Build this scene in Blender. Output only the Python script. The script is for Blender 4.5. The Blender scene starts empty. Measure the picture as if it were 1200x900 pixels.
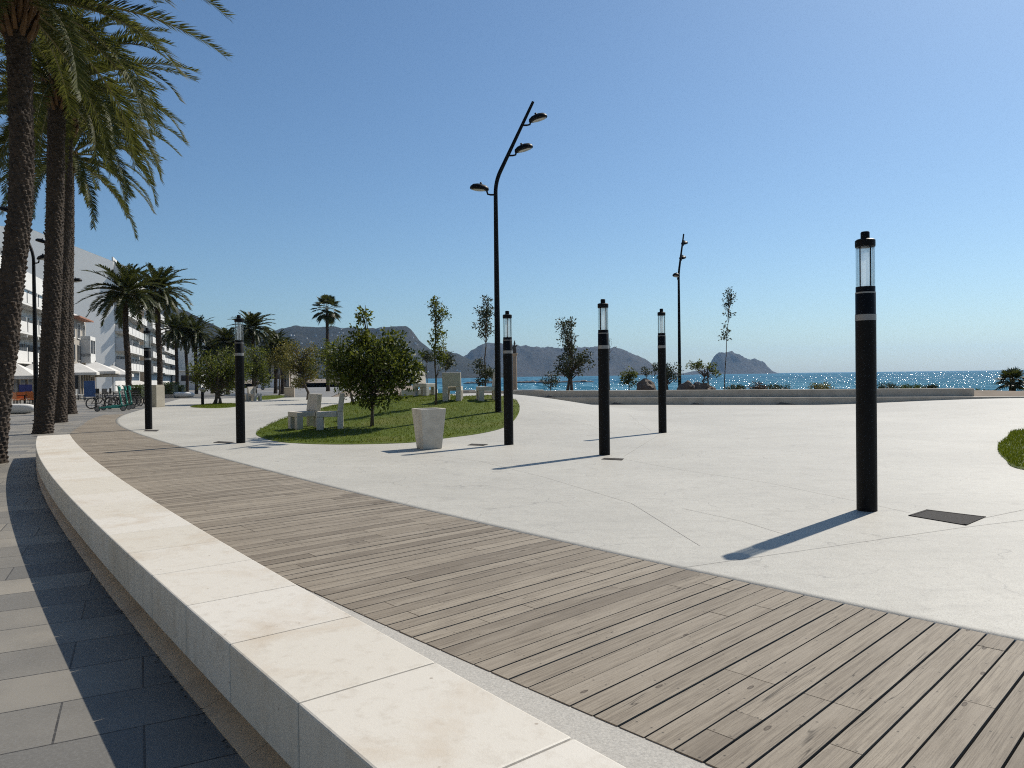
import bpy, bmesh, math, random
import numpy as np
from mathutils import Vector, Matrix, noise
R = math.radians
sc = bpy.context.scene
C = sc.collection
# ------------------------------------------------------------ camera
FPX, CAMZ = 860.0, 1.6
PITCH, ROLL = math.atan(9.4/860), R(0.7)
cd = bpy.data.cameras.new('camera'); cam = bpy.data.objects.new('camera', cd); C.objects.link(cam)
cd.sensor_width = 36; cd.lens = 36*FPX/1200; cd.clip_start = 0.05; cd.clip_end = 40000
CM = Matrix.Translation((0, 0, CAMZ)) @ Matrix.Rotation(R(90)-PITCH, 4, 'X') @ Matrix.Rotation(-ROLL, 4, 'Z')
cam.matrix_world = CM; sc.camera = cam
C3 = CM.to_3x3()
# ------------------------------------------------------------ light
SUN_EL, SUN_AZ = R(46), R(46)          # azimuth: to the right of the view direction
w = bpy.data.worlds.new('World'); sc.world = w; w.use_nodes = True
nt = w.node_tree; bg = nt.nodes['Background']
sky = nt.nodes.new('ShaderNodeTexSky'); sky.sky_type = 'NISHITA'; sky.sun_disc = False
sky.sun_elevation = SUN_EL; sky.sun_rotation = SUN_AZ
sky.altitude = 0; sky.air_density = 1.0; sky.dust_density = 0.75; sky.ozone_density = 3.6
tint = nt.nodes.new('ShaderNodeMix'); tint.data_type = 'RGBA'; tint.blend_type = 'MULTIPLY'; tint.inputs[0].default_value = 1
tint.inputs[7].default_value = (0.815, 0.98, 1.055, 1)
nt.links.new(sky.outputs[0], tint.inputs[6]); nt.links.new(tint.outputs[2], bg.inputs[0]); bg.inputs[1].default_value = 0.079
sd = bpy.data.lights.new('sun', 'SUN'); sd.energy = 4.7; sd.angle = R(0.53); sd.color = (1, 0.94, 0.845)
sun = bpy.data.objects.new('sun', sd); C.objects.link(sun)
SV = Vector((math.sin(SUN_AZ)*math.cos(SUN_EL), math.cos(SUN_AZ)*math.cos(SUN_EL), math.sin(SUN_EL)))
sun.rotation_euler = SV.to_track_quat('Z', 'Y').to_euler(); sun.location = SV*50
vs = sc.view_settings; vs.view_transform = 'Standard'; vs.look = 'None'; vs.gamma = 1; vs.exposure = 0.27; vs.use_curve_mapping = False
cy = sc.cycles; cy.use_denoising = False; cy.max_bounces = 6; cy.diffuse_bounces = 3; cy.glossy_bounces = 2
cy.transmission_bounces = 3; cy.transparent_max_bounces = 8; cy.volume_bounces = 0; cy.sample_clamp_indirect = 4
cy.filter_width = 1.1; cy.caustics_reflective = False; cy.caustics_refractive = False
# ------------------------------------------------------------ pixel helpers (photo pixels, 1200 x 900)
def ray(x, y):
    return C3 @ Vector(((x-600)/FPX, -(y-450)/FPX, -1))
def at(x, y, Y):
    d = ray(x, y); return Vector((0, 0, CAMZ)) + d*(Y/d.y)
def gz(x, y, z=0.0):
    d = ray(x, y); return Vector((0, 0, CAMZ)) + d*((z-CAMZ)/d.z)
def sstep(a, b, t):
    t = max(0.0, min(1.0, (t-a)/(b-a))); return t*t*(3-2*t)
PZ = 0.03                                # plaza and deck lie 3 cm above the pavement
def bump(X, Y, cx, cy_, rx, ry, h):
    r = ((X-cx)/rx)**2 + ((Y-cy_)/ry)**2
    return 0.0 if r >= 1 else h*(1-r)**2
def Hm(X, Y):
    h = bump(X, Y, -1.5, 30.5, 10.5 if X < -1.5 else 7.6, 13.0, 0.86)
    h += bump(X, Y, 21.5, 28.5, 9.5, 10.5, 0.42)
    h += bump(X, Y, 9.0, 27.0, 6, 4.5, 0.06)
    return h
def Yw(X):                               # line of the seat wall
    return 38.2 - 0.31*(X-6) + 0.004*(X-12)**2
def shore(X):
    return 64 + (max(0, -X-5))*6
def T(X, Y):                             # height of whatever ground one stands on
    b = Y-Yw(X)-1.0
    g = 0.70 - 0.062*max(0, b)
    k = sstep(-4.5, -1.5, X)*(1-sstep(24, 27, X))
    if b > 0:
        z = g*k + (0.1-0.05*max(0, b-2))*(sstep(24, 27, X))
        if X < -1.5: z += (1-k)*Hm(X, Y)
    else:
        z = Hm(X, Y)
    s = shore(X)
    if Y > s-14: z = z*(1-sstep(s-14, s+4, Y)) - 4.0*sstep(s-14, s+30, Y)
    return max(z, -4.0)
def stand(x, y):                         # where a pixel's ray meets the ground
    d = ray(x, y); Y = 5.0
    o = Vector((0, 0, CAMZ))
    while Y < 300:
        p = o + d*(Y/d.y)
        if p.z <= T(p.x, p.y)+PZ: break
        Y += 0.03
    return Vector((p.x, p.y, T(p.x, p.y)+PZ))
def deep(x, Y, extra=0.0):               # on the ground, at pixel column x (near the horizon) and depth Y
    p = at(x, 445, Y); return Vector((p.x, p.y, T(p.x, p.y)+extra))
# ------------------------------------------------------------ materials
def nmat(name):
    m = bpy.data.materials.new(name); m.use_nodes = True
    n = m.node_tree.nodes; return m, n, m.node_tree.links, n['Principled BSDF']
def ramp(n, l, src, stops):
    r = n.new('ShaderNodeValToRGB'); e = r.color_ramp.elements
    while len(e) < len(stops): e.new(0.5)
    for q, (p, c) in zip(e, stops):
        q.position = p; q.color = (c, c, c, 1) if isinstance(c, (int, float)) else (*c, 1)
    l.new(src, r.inputs[0]); return r.outputs[0]
def noiz(n, l, vec, scale, detail=4, rough=0.55, dist=0):
    t = n.new('ShaderNodeTexNoise'); t.inputs['Scale'].default_value = scale; t.inputs['Detail'].default_value = detail
    t.inputs['Roughness'].default_value = rough; t.inputs['Distortion'].default_value = dist
    if vec is not None: l.new(vec, t.inputs['Vector'])
    return t.outputs[0]
def coord(n, which='Object'):
    return n.new('ShaderNodeTexCoord').outputs[which]
def mapping(n, l, vec, scale=(1, 1, 1), rot=(0, 0, 0)):
    m = n.new('ShaderNodeMapping'); m.inputs['Scale'].default_value = scale; m.inputs['Rotation'].default_value = rot
    l.new(vec, m.inputs['Vector']); return m.outputs[0]
def mixc(n, l, f, a, b, mode='MIX'):
    m = n.new('ShaderNodeMix'); m.data_type = 'RGBA'; m.blend_type = mode
    for i, v in ((0, f), (6, a), (7, b)):
        if isinstance(v, (int, float)): m.inputs[i].default_value = v
        elif isinstance(v, tuple): m.inputs[i].default_value = (*v, 1)
        else: l.new(v, m.inputs[i])
    return m.outputs[2]
def math_(n, l, op, a, b=0.0, c=0.0):
    m = n.new('ShaderNodeMath'); m.operation = op
    for i, v in enumerate((a, b, c)):
        if isinstance(v, (int, float)): m.inputs[i].default_value = v
        else: l.new(v, m.inputs[i])
    return m.outputs[0]
def bumpn(n, l, p, h, strength=0.3, dist=0.01):
    b = n.new('ShaderNodeBump'); b.inputs['Strength'].default_value = strength; b.inputs['Distance'].default_value = dist
    l.new(h, b.inputs['Height']); l.new(b.outputs[0], p.inputs['Normal'])
def plain(name, c1, c2=None, scale=6, rough=0.6, bs=0.15, metal=0, spec=0.5, isl=0.0):
    m, n, l, p = nmat(name)
    c2 = c2 or tuple(x*0.8 for x in c1)
    f = noiz(n, l, coord(n), scale, 6)
    col = mixc(n, l, ramp(n, l, f, [(0.3, 0), (0.7, 1)]), c1, c2)
    if isl:
        g = n.new('ShaderNodeNewGeometry').outputs['Random Per Island']
        hv = n.new('ShaderNodeHueSaturation'); l.new(col, hv.inputs['Color'])
        l.new(math_(n, l, 'MULTIPLY_ADD', g, 2*isl, 1-isl), hv.inputs['Value']); col = hv.outputs[0]
    l.new(col, p.inputs['Base Color']); p.inputs['Roughness'].default_value = rough
    p.inputs['Metallic'].default_value = metal; p.inputs['Specular IOR Level'].default_value = spec
    if bs: bumpn(n, l, p, noiz(n, l, coord(n), scale*6, 4), bs, 0.01)
    return m
def leafmat(name, c1, c2, trans=0.25, rough=0.5, spec=0.35):
    m, n, l, p = nmat(name)
    g = n.new('ShaderNodeNewGeometry').outputs['Random Per Island']
    f = noiz(n, l, coord(n), 1.3, 2)
    k = math_(n, l, 'ADD', math_(n, l, 'MULTIPLY', g, 0.6), math_(n, l, 'MULTIPLY', f, 0.4))
    col = mixc(n, l, ramp(n, l, k, [(0.2, 0), (0.8, 1)]), c1, c2)
    l.new(col, p.inputs['Base Color']); p.inputs['Roughness'].default_value = rough; p.inputs['Specular IOR Level'].default_value = spec
    t = n.new('ShaderNodeBsdfTranslucent'); hv = n.new('ShaderNodeHueSaturation'); hv.inputs['Value'].default_value = 1.4
    hv.inputs['Hue'].default_value = 0.485
    l.new(col, hv.inputs['Color']); l.new(hv.outputs[0], t.inputs[0])
    mx = n.new('ShaderNodeMixShader'); mx.inputs[0].default_value = trans
    l.new(p.outputs[0], mx.inputs[1]); l.new(t.outputs[0], mx.inputs[2]); l.new(mx.outputs[0], n['Material Output'].inputs[0])
    return m
def n_sep(n, l, c):
    q = n.new('ShaderNodeSeparateColor'); l.new(c, q.inputs[0]); return q.outputs[0]
def wood_mat():
    m, n, l, p = nmat('weathered_planks')
    uv = coord(n, 'UV'); isl = n.new('ShaderNodeNewGeometry').outputs['Random Per Island']
    off = n.new('ShaderNodeVectorMath'); off.operation = 'ADD'; l.new(uv, off.inputs[0])
    cmb = n.new('ShaderNodeCombineXYZ')
    l.new(math_(n, l, 'MULTIPLY', isl, 91.7), cmb.inputs[0]); l.new(math_(n, l, 'MULTIPLY', isl, 37.3), cmb.inputs[1])
    l.new(cmb.outputs[0], off.inputs[1]); v = off.outputs[0]
    g1 = noiz(n, l, mapping(n, l, v, (1.4, 50, 1)), 1.0, 8, 0.72, 0.15)
    g2 = noiz(n, l, mapping(n, l, v, (4, 190, 1)), 1.0, 4, 0.65)
    big = noiz(n, l, mapping(n, l, v, (1.0, 4, 1)), 1.0, 4, 0.6)
    fine = noiz(n, l, mapping(n, l, v, (60, 260, 1)), 1.0, 3, 0.7)
    base = mixc(n, l, ramp(n, l, isl, [(0, 0), (0.78, 0.6), (0.86, 1)]), (0.31, 0.266, 0.205), (0.185, 0.155, 0.118))
    base = mixc(n, l, ramp(n, l, g1, [(0.45, 0), (0.64, 0.62)]), base, (0.115, 0.092, 0.068))
    base = mixc(n, l, ramp(n, l, g2, [(0.48, 0), (0.68, 0.75)]), base, (0.08, 0.063, 0.047))
    base = mixc(n, l, ramp(n, l, big, [(0.48, 0), (0.66, 0.5)]), base, (0.31, 0.268, 0.212))
    base = mixc(n, l, ramp(n, l, fine, [(0.5, 0), (0.74, 0.55)]), base, (0.075, 0.06, 0.045))
    vo = n.new('ShaderNodeTexVoronoi'); vo.inputs['Scale'].default_value = 1.0; vo.inputs['Randomness'].default_value = 1
    l.new(mapping(n, l, v, (3.0, 8.5, 1)), vo.inputs['Vector'])
    kn = ramp(n, l, vo.outputs['Distance'], [(0.0, 0.5), (0.05, 0.65), (0.085, 0.95), (0.105, 0.0)])
    ks = ramp(n, l, n_sep(n, l, vo.outputs['Color']), [(0.45, 0), (0.5, 1)])
    base = mixc(n, l, math_(n, l, 'MULTIPLY', kn, ks), base, (0.045, 0.032, 0.022))
    cr = noiz(n, l, mapping(n, l, v, (0.45, 11, 1)), 1.0, 2, 0.45, 0.0)
    ck = math_(n, l, 'ABSOLUTE', math_(n, l, 'SUBTRACT', cr, 0.5))
    msk = ramp(n, l, noiz(n, l, mapping(n, l, v, (1.2, 3, 1)), 1.0, 1), [(0.53, 0), (0.58, 0.9)])
    base = mixc(n, l, math_(n, l, 'MULTIPLY', ramp(n, l, ck, [(0.0015, 1), (0.0045, 0)]), msk), base, (0.022, 0.017, 0.012))
    # screw heads in pairs over each joist
    su = n.new('ShaderNodeSeparateXYZ'); l.new(uv, su.inputs[0])
    du = math_(n, l, 'MULTIPLY', math_(n, l, 'ABSOLUTE', math_(n, l, 'SUBTRACT', math_(n, l, 'FRACT', math_(n, l, 'ADD', math_(n, l, 'MULTIPLY', su.outputs[0], 1/0.56), math_(n, l, 'MULTIPLY', isl, 0.1))), 0.5)), 0.56)
    dv = math_(n, l, 'SUBTRACT', math_(n, l, 'ABSOLUTE', math_(n, l, 'SUBTRACT', su.outputs[1], 0.069)), 0.042)
    rr_ = math_(n, l, 'SQRT', math_(n, l, 'ADD', math_(n, l, 'MULTIPLY', du, du), math_(n, l, 'MULTIPLY', dv, dv)))
    base = mixc(n, l, ramp(n, l, rr_, [(0.0035, 0.85), (0.0055, 0)]), base, (0.03, 0.026, 0.022))
    l.new(base, p.inputs['Base Color']); p.inputs['Roughness'].default_value = 0.75; p.inputs['Specular IOR Level'].default_value = 0.25
    bumpn(n, l, p, g1, 0.5, 0.004)
    return m
def pave_mat():
    m, n, l, p = nmat('grey_paving_slabs')
    v = mapping(n, l, coord(n), (1, 1, 1), (0, 0, R(-27)))
    b = n.new('ShaderNodeTexBrick'); l.new(v, b.inputs['Vector'])
    b.inputs['Scale'].default_value = 1; b.inputs['Brick Width'].default_value = 0.98; b.inputs['Row Height'].default_value = 0.475
    b.inputs['Mortar Size'].default_value = 0.0055; b.inputs['Mortar Smooth'].default_value = 0.1; b.inputs['Bias'].default_value = 0.0
    b.offset = 0.37; b.offset_frequency = 2
    b.inputs['Color1'].default_value = (0.125, 0.119, 0.107, 1); b.inputs['Color2'].default_value = (0.255, 0.230, 0.188, 1); b.inputs['Mortar'].default_value = (0.03, 0.027, 0.024, 1)
    f = noiz(n, l, coord(n), 2.2, 8, 0.6); f2 = noiz(n, l, coord(n), 60, 3, 0.6)
    col = mixc(n, l, ramp(n, l, f, [(0.38, 0), (0.72, 0.5)]), b.outputs[0], (0.095, 0.09, 0.08))
    col = mixc(n, l, ramp(n, l, f2, [(0.45, 0), (0.75, 0.35)]), col, (0.23, 0.222, 0.205))
    l.new(col, p.inputs['Base Color']); p.inputs['Roughness'].default_value = 0.55
    bumpn(n, l, p, math_(n, l, 'SUBTRACT', math_(n, l, 'MULTIPLY', f2, 0.15), b.outputs['Fac']), 0.4, 0.006)
    return m
def plaza_mat():
    m, n, l, p = nmat('white_concrete')
    v = coord(n)
    f = noiz(n, l, v, 0.35, 8, 0.62); f2 = noiz(n, l, v, 9, 6, 0.7); f3 = noiz(n, l, v, 110, 2, 0.5)
    col = mixc(n, l, ramp(n, l, f, [(0.35, 0), (0.68, 1)]), (0.45, 0.43, 0.375), (0.375, 0.358, 0.312))
    col = mixc(n, l, ramp(n, l, f2, [(0.5, 0), (0.75, 0.42)]), col, (0.275, 0.262, 0.232))
    col = mixc(n, l, ramp(n, l, f3, [(0.52, 0), (0.7, 0.6)]), col, (0.23, 0.215, 0.19))
    f5 = noiz(n, l, v, 38, 3, 0.7)
    col = mixc(n, l, ramp(n, l, f5, [(0.52, 0), (0.72, 0.5)]), col, (0.26, 0.246, 0.216))
    # hairline cracks
    wv = n.new('ShaderNodeVectorMath'); wv.operation = 'ADD'; l.new(v, wv.inputs[0])
    nn = n.new('ShaderNodeTexNoise'); nn.inputs['Scale'].default_value = 1.3; nn.inputs['Detail'].default_value = 4; l.new(v, nn.inputs['Vector'])
    l.new(nn.outputs['Color'], wv.inputs[1])
    vo = n.new('ShaderNodeTexVoronoi'); vo.feature = 'DISTANCE_TO_EDGE'; vo.inputs['Scale'].default_value = 0.85; l.new(wv.outputs[0], vo.inputs['Vector'])
    msk = ramp(n, l, noiz(n, l, v, 0.9, 3), [(0.48, 0), (0.58, 0.55)])
    col = mixc(n, l, math_(n, l, 'MULTIPLY', ramp(n, l, vo.outputs['Distance'], [(0.003, 1), (0.0085, 0)]), msk), col, (0.2, 0.19, 0.17))
    stk = noiz(n, l, mapping(n, l, v, (1.2, 7, 1), (0, 0, R(14))), 1, 5, 0.65)
    col = mixc(n, l, ramp(n, l, stk, [(0.5, 0), (0.74, 0.36)]), col, (0.27, 0.257, 0.226))
    pat = noiz(n, l, v, 2.6, 3, 0.5)
    col = mixc(n, l, ramp(n, l, pat, [(0.56, 0), (0.74, 0.3)]), col, (0.27, 0.255, 0.222))
    vs_ = n.new('ShaderNodeTexVoronoi'); vs_.inputs['Scale'].default_value = 3.4; l.new(v, vs_.inputs['Vector'])
    col = mixc(n, l, ramp(n, l, vs_.outputs['Distance'], [(0.018, 0.8), (0.03, 0)]), col, (0.18, 0.165, 0.14))
    l.new(col, p.inputs['Base Color']); p.inputs['Roughness'].default_value = 0.62; p.inputs['Specular IOR Level'].default_value = 0.3
    bumpn(n, l, p, math_(n, l, 'ADD', f2, math_(n, l, 'MULTIPLY', f3, 0.35)), 0.5, 0.01)
    return m
def benchmat(name, c1, c2, st):
    m, n, l, p = nmat(name)
    v = coord(n); isl = n.new('ShaderNodeNewGeometry').outputs['Random Per Island']
    col = mixc(n, l, isl, c1, c2)
    f = noiz(n, l, v, 1.7, 8, 0.65, 0.5); f2 = noiz(n, l, v, 14, 5, 0.7); f3 = noiz(n, l, v, 160, 2)
    col = mixc(n, l, ramp(n, l, f, [(0.50, 0), (0.70, 0.6)]), col, st)
    col = mixc(n, l, ramp(n, l, f2, [(0.52, 0), (0.8, 0.4)]), col, tuple(x*0.7 for x in st))
    dr = noiz(n, l, mapping(n, l, v, (9, 9, 0.7)), 1, 4, 0.6)
    sp = n.new('ShaderNodeSeparateXYZ'); l.new(n.new('ShaderNodeNewGeometry').outputs['Normal'], sp.inputs[0])
    sidef = ramp(n, l, math_(n, l, 'ABSOLUTE', sp.outputs[2]), [(0.3, 1), (0.6, 0)])
    col = mixc(n, l, math_(n, l, 'MULTIPLY', ramp(n, l, dr, [(0.5, 0), (0.76, 0.32)]), sidef), col, tuple(x*0.55 for x in st))
    vs_ = n.new('ShaderNodeTexVoronoi'); vs_.inputs['Scale'].default_value = 7; l.new(v, vs_.inputs['Vector'])
    col = mixc(n, l, ramp(n, l, vs_.outputs['Distance'], [(0.035, 0.75), (0.06, 0)]), col, (0.25, 0.2, 0.15))
    l.new(col, p.inputs['Base Color']); p.inputs['Roughness'].default_value = 0.6
    bumpn(n, l, p, math_(n, l, 'ADD', f2, math_(n, l, 'MULTIPLY', f3, 0.3)), 0.25, 0.006)
    return m
def water_mat():
    m, n, l, p = nmat('sea_water')
    v = coord(n)
    f = noiz(n, l, mapping(n, l, v, (0.25, 0.012, 1), (0, 0, 0)), 1, 8, 0.75)
    f0 = noiz(n, l, mapping(n, l, v, (0.002, 0.006, 1)), 1, 3)
    col = mixc(n, l, ramp(n, l, f0, [(0.35, 0), (0.65, 1)]), (0.010, 0.066, 0.135), (0.018, 0.098, 0.155))
    col = mixc(n, l, ramp(n, l, f, [(0.44, 0), (0.68, 1)]), col, (0.14, 0.29, 0.38))  # pale flecks painted into the diffuse colour as wave glitter
    h = math_(n, l, 'ADD', noiz(n, l, mapping(n, l, v, (0.35, 0.6, 1)), 1, 6, 0.65), math_(n, l, 'MULTIPLY', noiz(n, l, mapping(n, l, v, (0.05, 0.1, 1)), 1, 3), 3.0))
    b = n.new('ShaderNodeBump'); b.inputs['Strength'].default_value = 1; b.inputs['Distance'].default_value = 1.2; l.new(h, b.inputs['Height'])
    d = n.new('ShaderNodeBsdfDiffuse'); l.new(col, d.inputs[0]); g = n.new('ShaderNodeBsdfGlossy'); g.inputs['Roughness'].default_value = 0.12; l.new(b.outputs[0], g.inputs['Normal'])
    mx = n.new('ShaderNodeMixShader'); mx.inputs[0].default_value = 0.05; l.new(d.outputs[0], mx.inputs[1]); l.new(g.outputs[0], mx.inputs[2]); l.new(mx.outputs[0], n['Material Output'].inputs[0])
    return m
def hill_mat(name, c1, c2, c3, s):
    m, n, l, p = nmat(name)
    v = coord(n)
    f = noiz(n, l, v, s, 8, 0.65); f2 = noiz(n, l, v, s*9, 5, 0.7)
    z = n.new('ShaderNodeSeparateXYZ'); l.new(n.new('ShaderNodeNewGeometry').outputs['Normal'], z.inputs[0])
    rock = ramp(n, l, z.outputs[2], [(0.45, 1), (0.75, 0)])
    col = mixc(n, l, ramp(n, l, f, [(0.35, 0), (0.65, 1)]), c1, c2)
    col = mixc(n, l, ramp(n, l, f2, [(0.5, 0), (0.7, 0.7)]), col, c3)
    col = mixc(n, l, math_(n, l, 'MULTIPLY', rock, 0.75), col, c3)
    f4 = noiz(n, l, v, s*28, 4, 0.7); col = mixc(n, l, ramp(n, l, f4, [(0.48, 0), (0.62, 0.8)]), col, tuple(x*0.35 for x in c1))
    l.new(col, p.inputs['Base Color']); p.inputs['Roughness'].default_value = 0.9; p.inputs['Specular IOR Level'].default_value = 0.1
    bumpn(n, l, p, f2, 1.0, 14)
    return m
def grass_mat(name, c1, c2):
    m, n, l, p = nmat(name)
    f = noiz(n, l, coord(n), 0.7, 6, 0.6); g = noiz(n, l, coord(n), 45, 3, 0.6)
    col = mixc(n, l, ramp(n, l, f, [(0.35, 0), (0.65, 1)]), c1, c2)
    col = mixc(n, l, ramp(n, l, g, [(0.4, 0), (0.7, 0.5)]), col, tuple(x*0.5 for x in c1))
    dp = noiz(n, l, coord(n), 0.45, 5, 0.6); col = mixc(n, l, ramp(n, l, dp, [(0.5, 0), (0.68, 0.65)]), col, (0.125, 0.125, 0.03))
    l.new(col, p.inputs['Base Color']); p.inputs['Roughness'].default_value = 0.8; p.inputs['Specular IOR Level'].default_value = 0.15
    bumpn(n, l, p, g, 0.8, 0.03)
    return m
def clearglass():
    m, n, l, p = nmat('clear_glass')
    t = n.new('ShaderNodeBsdfTransparent'); t.inputs[0].default_value = (0.93, 0.95, 0.95, 1)
    g = n.new('ShaderNodeBsdfGlossy'); g.inputs['Roughness'].default_value = 0.12
    fr = n.new('ShaderNodeFresnel'); fr.inputs[0].default_value = 1.45
    mx = n.new('ShaderNodeMixShader'); l.new(math_(n, l, 'MULTIPLY', fr.outputs[0], 0.6), mx.inputs[0]); l.new(t.outputs[0], mx.inputs[1]); l.new(g.outputs[0], mx.inputs[2])
    l.new(mx.outputs[0], n['Material Output'].inputs[0]); return m
def frosted():
    m, n, l, p = nmat('frosted_tube')
    t = n.new('ShaderNodeBsdfTransparent'); d = n.new('ShaderNodeBsdfTranslucent'); d.inputs[0].default_value = (0.85, 0.88, 0.9, 1)
    mx = n.new('ShaderNodeMixShader'); mx.inputs[0].default_value = 0.4; l.new(t.outputs[0], mx.inputs[1]); l.new(d.outputs[0], mx.inputs[2])
    l.new(mx.outputs[0], n['Material Output'].inputs[0]); return m
M = dict(
    wood=wood_mat(), pave=pave_mat(), plaza=plaza_mat(), water=water_mat(), glass=clearglass(), frost=frosted(),
    bench=benchmat('cream_limestone', (0.52, 0.475, 0.395), (0.565, 0.525, 0.455), (0.42, 0.335, 0.235)),
    kerb=benchmat('tan_kerb_stone', (0.56, 0.38, 0.225), (0.62, 0.43, 0.26), (0.36, 0.23, 0.13)),
    granite=plain('speckled_granite', (0.46, 0.435, 0.385), (0.29, 0.275, 0.245), 90, 0.75, 0.4),
    dark=plain('gap_shade_dark', (0.02, 0.018, 0.016), None, 3, 0.9, 0),
    black=plain('black_painted_metal', (0.003, 0.003, 0.0033), (0.006, 0.006, 0.0065), 9, 0.5, 0.04, 0, 0.14),
    grey=plain('grey_metal', (0.22, 0.21, 0.20), (0.28, 0.27, 0.25), 12, 0.45, 0.05, 0.3),
    white=plain('white_lamp_glass', (0.42, 0.43, 0.42), None, 5, 0.3, 0),
    conc=plain('white_cast_concrete', (0.57, 0.52, 0.435), (0.45, 0.405, 0.335), 5, 0.75, 0.25),
    creamc=plain('cream_concrete', (0.47, 0.42, 0.33), (0.39, 0.345, 0.265), 3, 0.75, 0.2),
    wallc=plain('grey_concrete', (0.46, 0.41, 0.34), (0.34, 0.30, 0.245), 2, 0.8, 0.3),
    soil=plain('dry_soil', (0.20, 0.155, 0.11), (0.13, 0.10, 0.07), 1.2, 0.95, 0.5),
    grass=grass_mat('lawn', (0.066, 0.096, 0.006), (0.092, 0.122, 0.010)),
    blade=leafmat('grass_blades', (0.058, 0.088, 0.005), (0.105, 0.135, 0.010), 0.35, 0.8, 0.08),
    rock=plain('brown_rock', (0.16, 0.12, 0.09), (0.08, 0.062, 0.05), 2.5, 0.9, 0.8),
    greyrock=plain('dark_sea_rock', (0.10, 0.095, 0.09), (0.06, 0.055, 0.05), 0.5, 0.9, 0.5),
    bark=plain('bark', (0.12, 0.09, 0.065), (0.06, 0.045, 0.035), 9, 0.9, 0.8),
    palmbark=plain('palm_bark', (0.066, 0.046, 0.031), (0.022, 0.016, 0.011), 8, 0.95, 0.9),
    palmstub=plain('palm_stubs', (0.17, 0.095, 0.04), (0.09, 0.05, 0.025), 8, 0.9, 0.4),
    palm=leafmat('palm_leaf', (0.024, 0.034, 0.006), (0.082, 0.088, 0.017), 0.36, 0.6, 0.2),
    palmfar=leafmat('dark_palm_leaf', (0.02, 0.030, 0.007), (0.058, 0.068, 0.014), 0.3),
    rachis=plain('palm_rachis', (0.17, 0.14, 0.05), (0.11, 0.10, 0.035), 5, 0.6, 0),
    leaf=leafmat('glossy_leaf', (0.022, 0.035, 0.006), (0.130, 0.155, 0.022), 0.38, 0.5, 0.2),
    yleaf=leafmat('yellow_green_leaf', (0.05, 0.06, 0.009), (0.20, 0.175, 0.028), 0.35),
    dleaf=leafmat('dull_dark_leaf', (0.022, 0.032, 0.012), (0.055, 0.066, 0.024), 0.2),
    hedge=leafmat('hedge_leaf', (0.035, 0.06, 0.012), (0.075, 0.11, 0.022), 0.2),
    redplant=leafmat('reddish_leaf', (0.10, 0.04, 0.025), (0.06, 0.055, 0.02), 0.2),
    hill1=hill_mat('scrub_hillside', (0.014, 0.018, 0.012), (0.035, 0.034, 0.022), (0.085, 0.072, 0.056), 0.008),
    hill2=hill_mat('rocky_cape', (0.022, 0.022, 0.017), (0.05, 0.042, 0.032), (0.095, 0.074, 0.058), 0.006),
    plaster=plain('white_plaster', (0.64, 0.63, 0.60), (0.57, 0.56, 0.53), 0.7, 0.85, 0.05),
    brightplaster=plain('brightened_plaster', (0.86, 0.84, 0.79), (0.82, 0.80, 0.75), 0.25, 0.9, 0.05),  # near-white, raised to offset the shade on the end walls
    stonehouse=plain('grey_beige_plaster', (0.36, 0.32, 0.27), (0.29, 0.26, 0.22), 0.6, 0.9, 0.1),
    tanwall=plain('tan_plaster', (0.52, 0.42, 0.31), (0.44, 0.35, 0.26), 0.4, 0.9, 0.05),
    winglass=plain('dark_window_glass', (0.025, 0.03, 0.035), (0.05, 0.055, 0.06), 0.8, 0.08, 0),
    tile=plain('terracotta_tile', (0.33, 0.15, 0.09), (0.24, 0.11, 0.07), 1.5, 0.85, 0.3),
    canvas=plain('white_canvas', (0.62, 0.60, 0.56), (0.52, 0.50, 0.46), 1.2, 0.85, 0.1),
    teal=plain('teal_paint', (0.010, 0.16, 0.125), (0.012, 0.20, 0.155), 4, 0.4, 0),
    tyre=plain('black_rubber', (0.015, 0.015, 0.016), None, 8, 0.8, 0),
    bluep=plain('blue_panel', (0.02, 0.075, 0.22), (0.015, 0.06, 0.19), 2, 0.5, 0),
    orange=plain('orange_plastic', (0.55, 0.16, 0.03), (0.45, 0.13, 0.03), 3, 0.5, 0),
    navy=plain('navy_cloth', (0.02, 0.03, 0.14), (0.03, 0.04, 0.18), 3, 0.8, 0),
    carwhite=plain('white_car_paint', (0.72, 0.72, 0.72), None, 1, 0.25, 0),
    red=plain('red_plastic', (0.5, 0.03, 0.02), None, 2, 0.3, 0),
    monument=plain('weathered_sandstone', (0.42, 0.33, 0.24), (0.33, 0.26, 0.19), 3, 0.9, 0.4),
    iron=plain('cast_iron_cover', (0.052, 0.046, 0.04), (0.034, 0.03, 0.027), 25, 0.85, 0.8, 0, 0.2),
    joint=plain('dark_joint', (0.30, 0.28, 0.25), (0.44, 0.42, 0.38), 0.8, 0.9, 0),
    plank_edge=plain('litter', (0.08, 0.06, 0.04), (0.03, 0.025, 0.02), 20, 0.9, 0.3),
)
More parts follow.
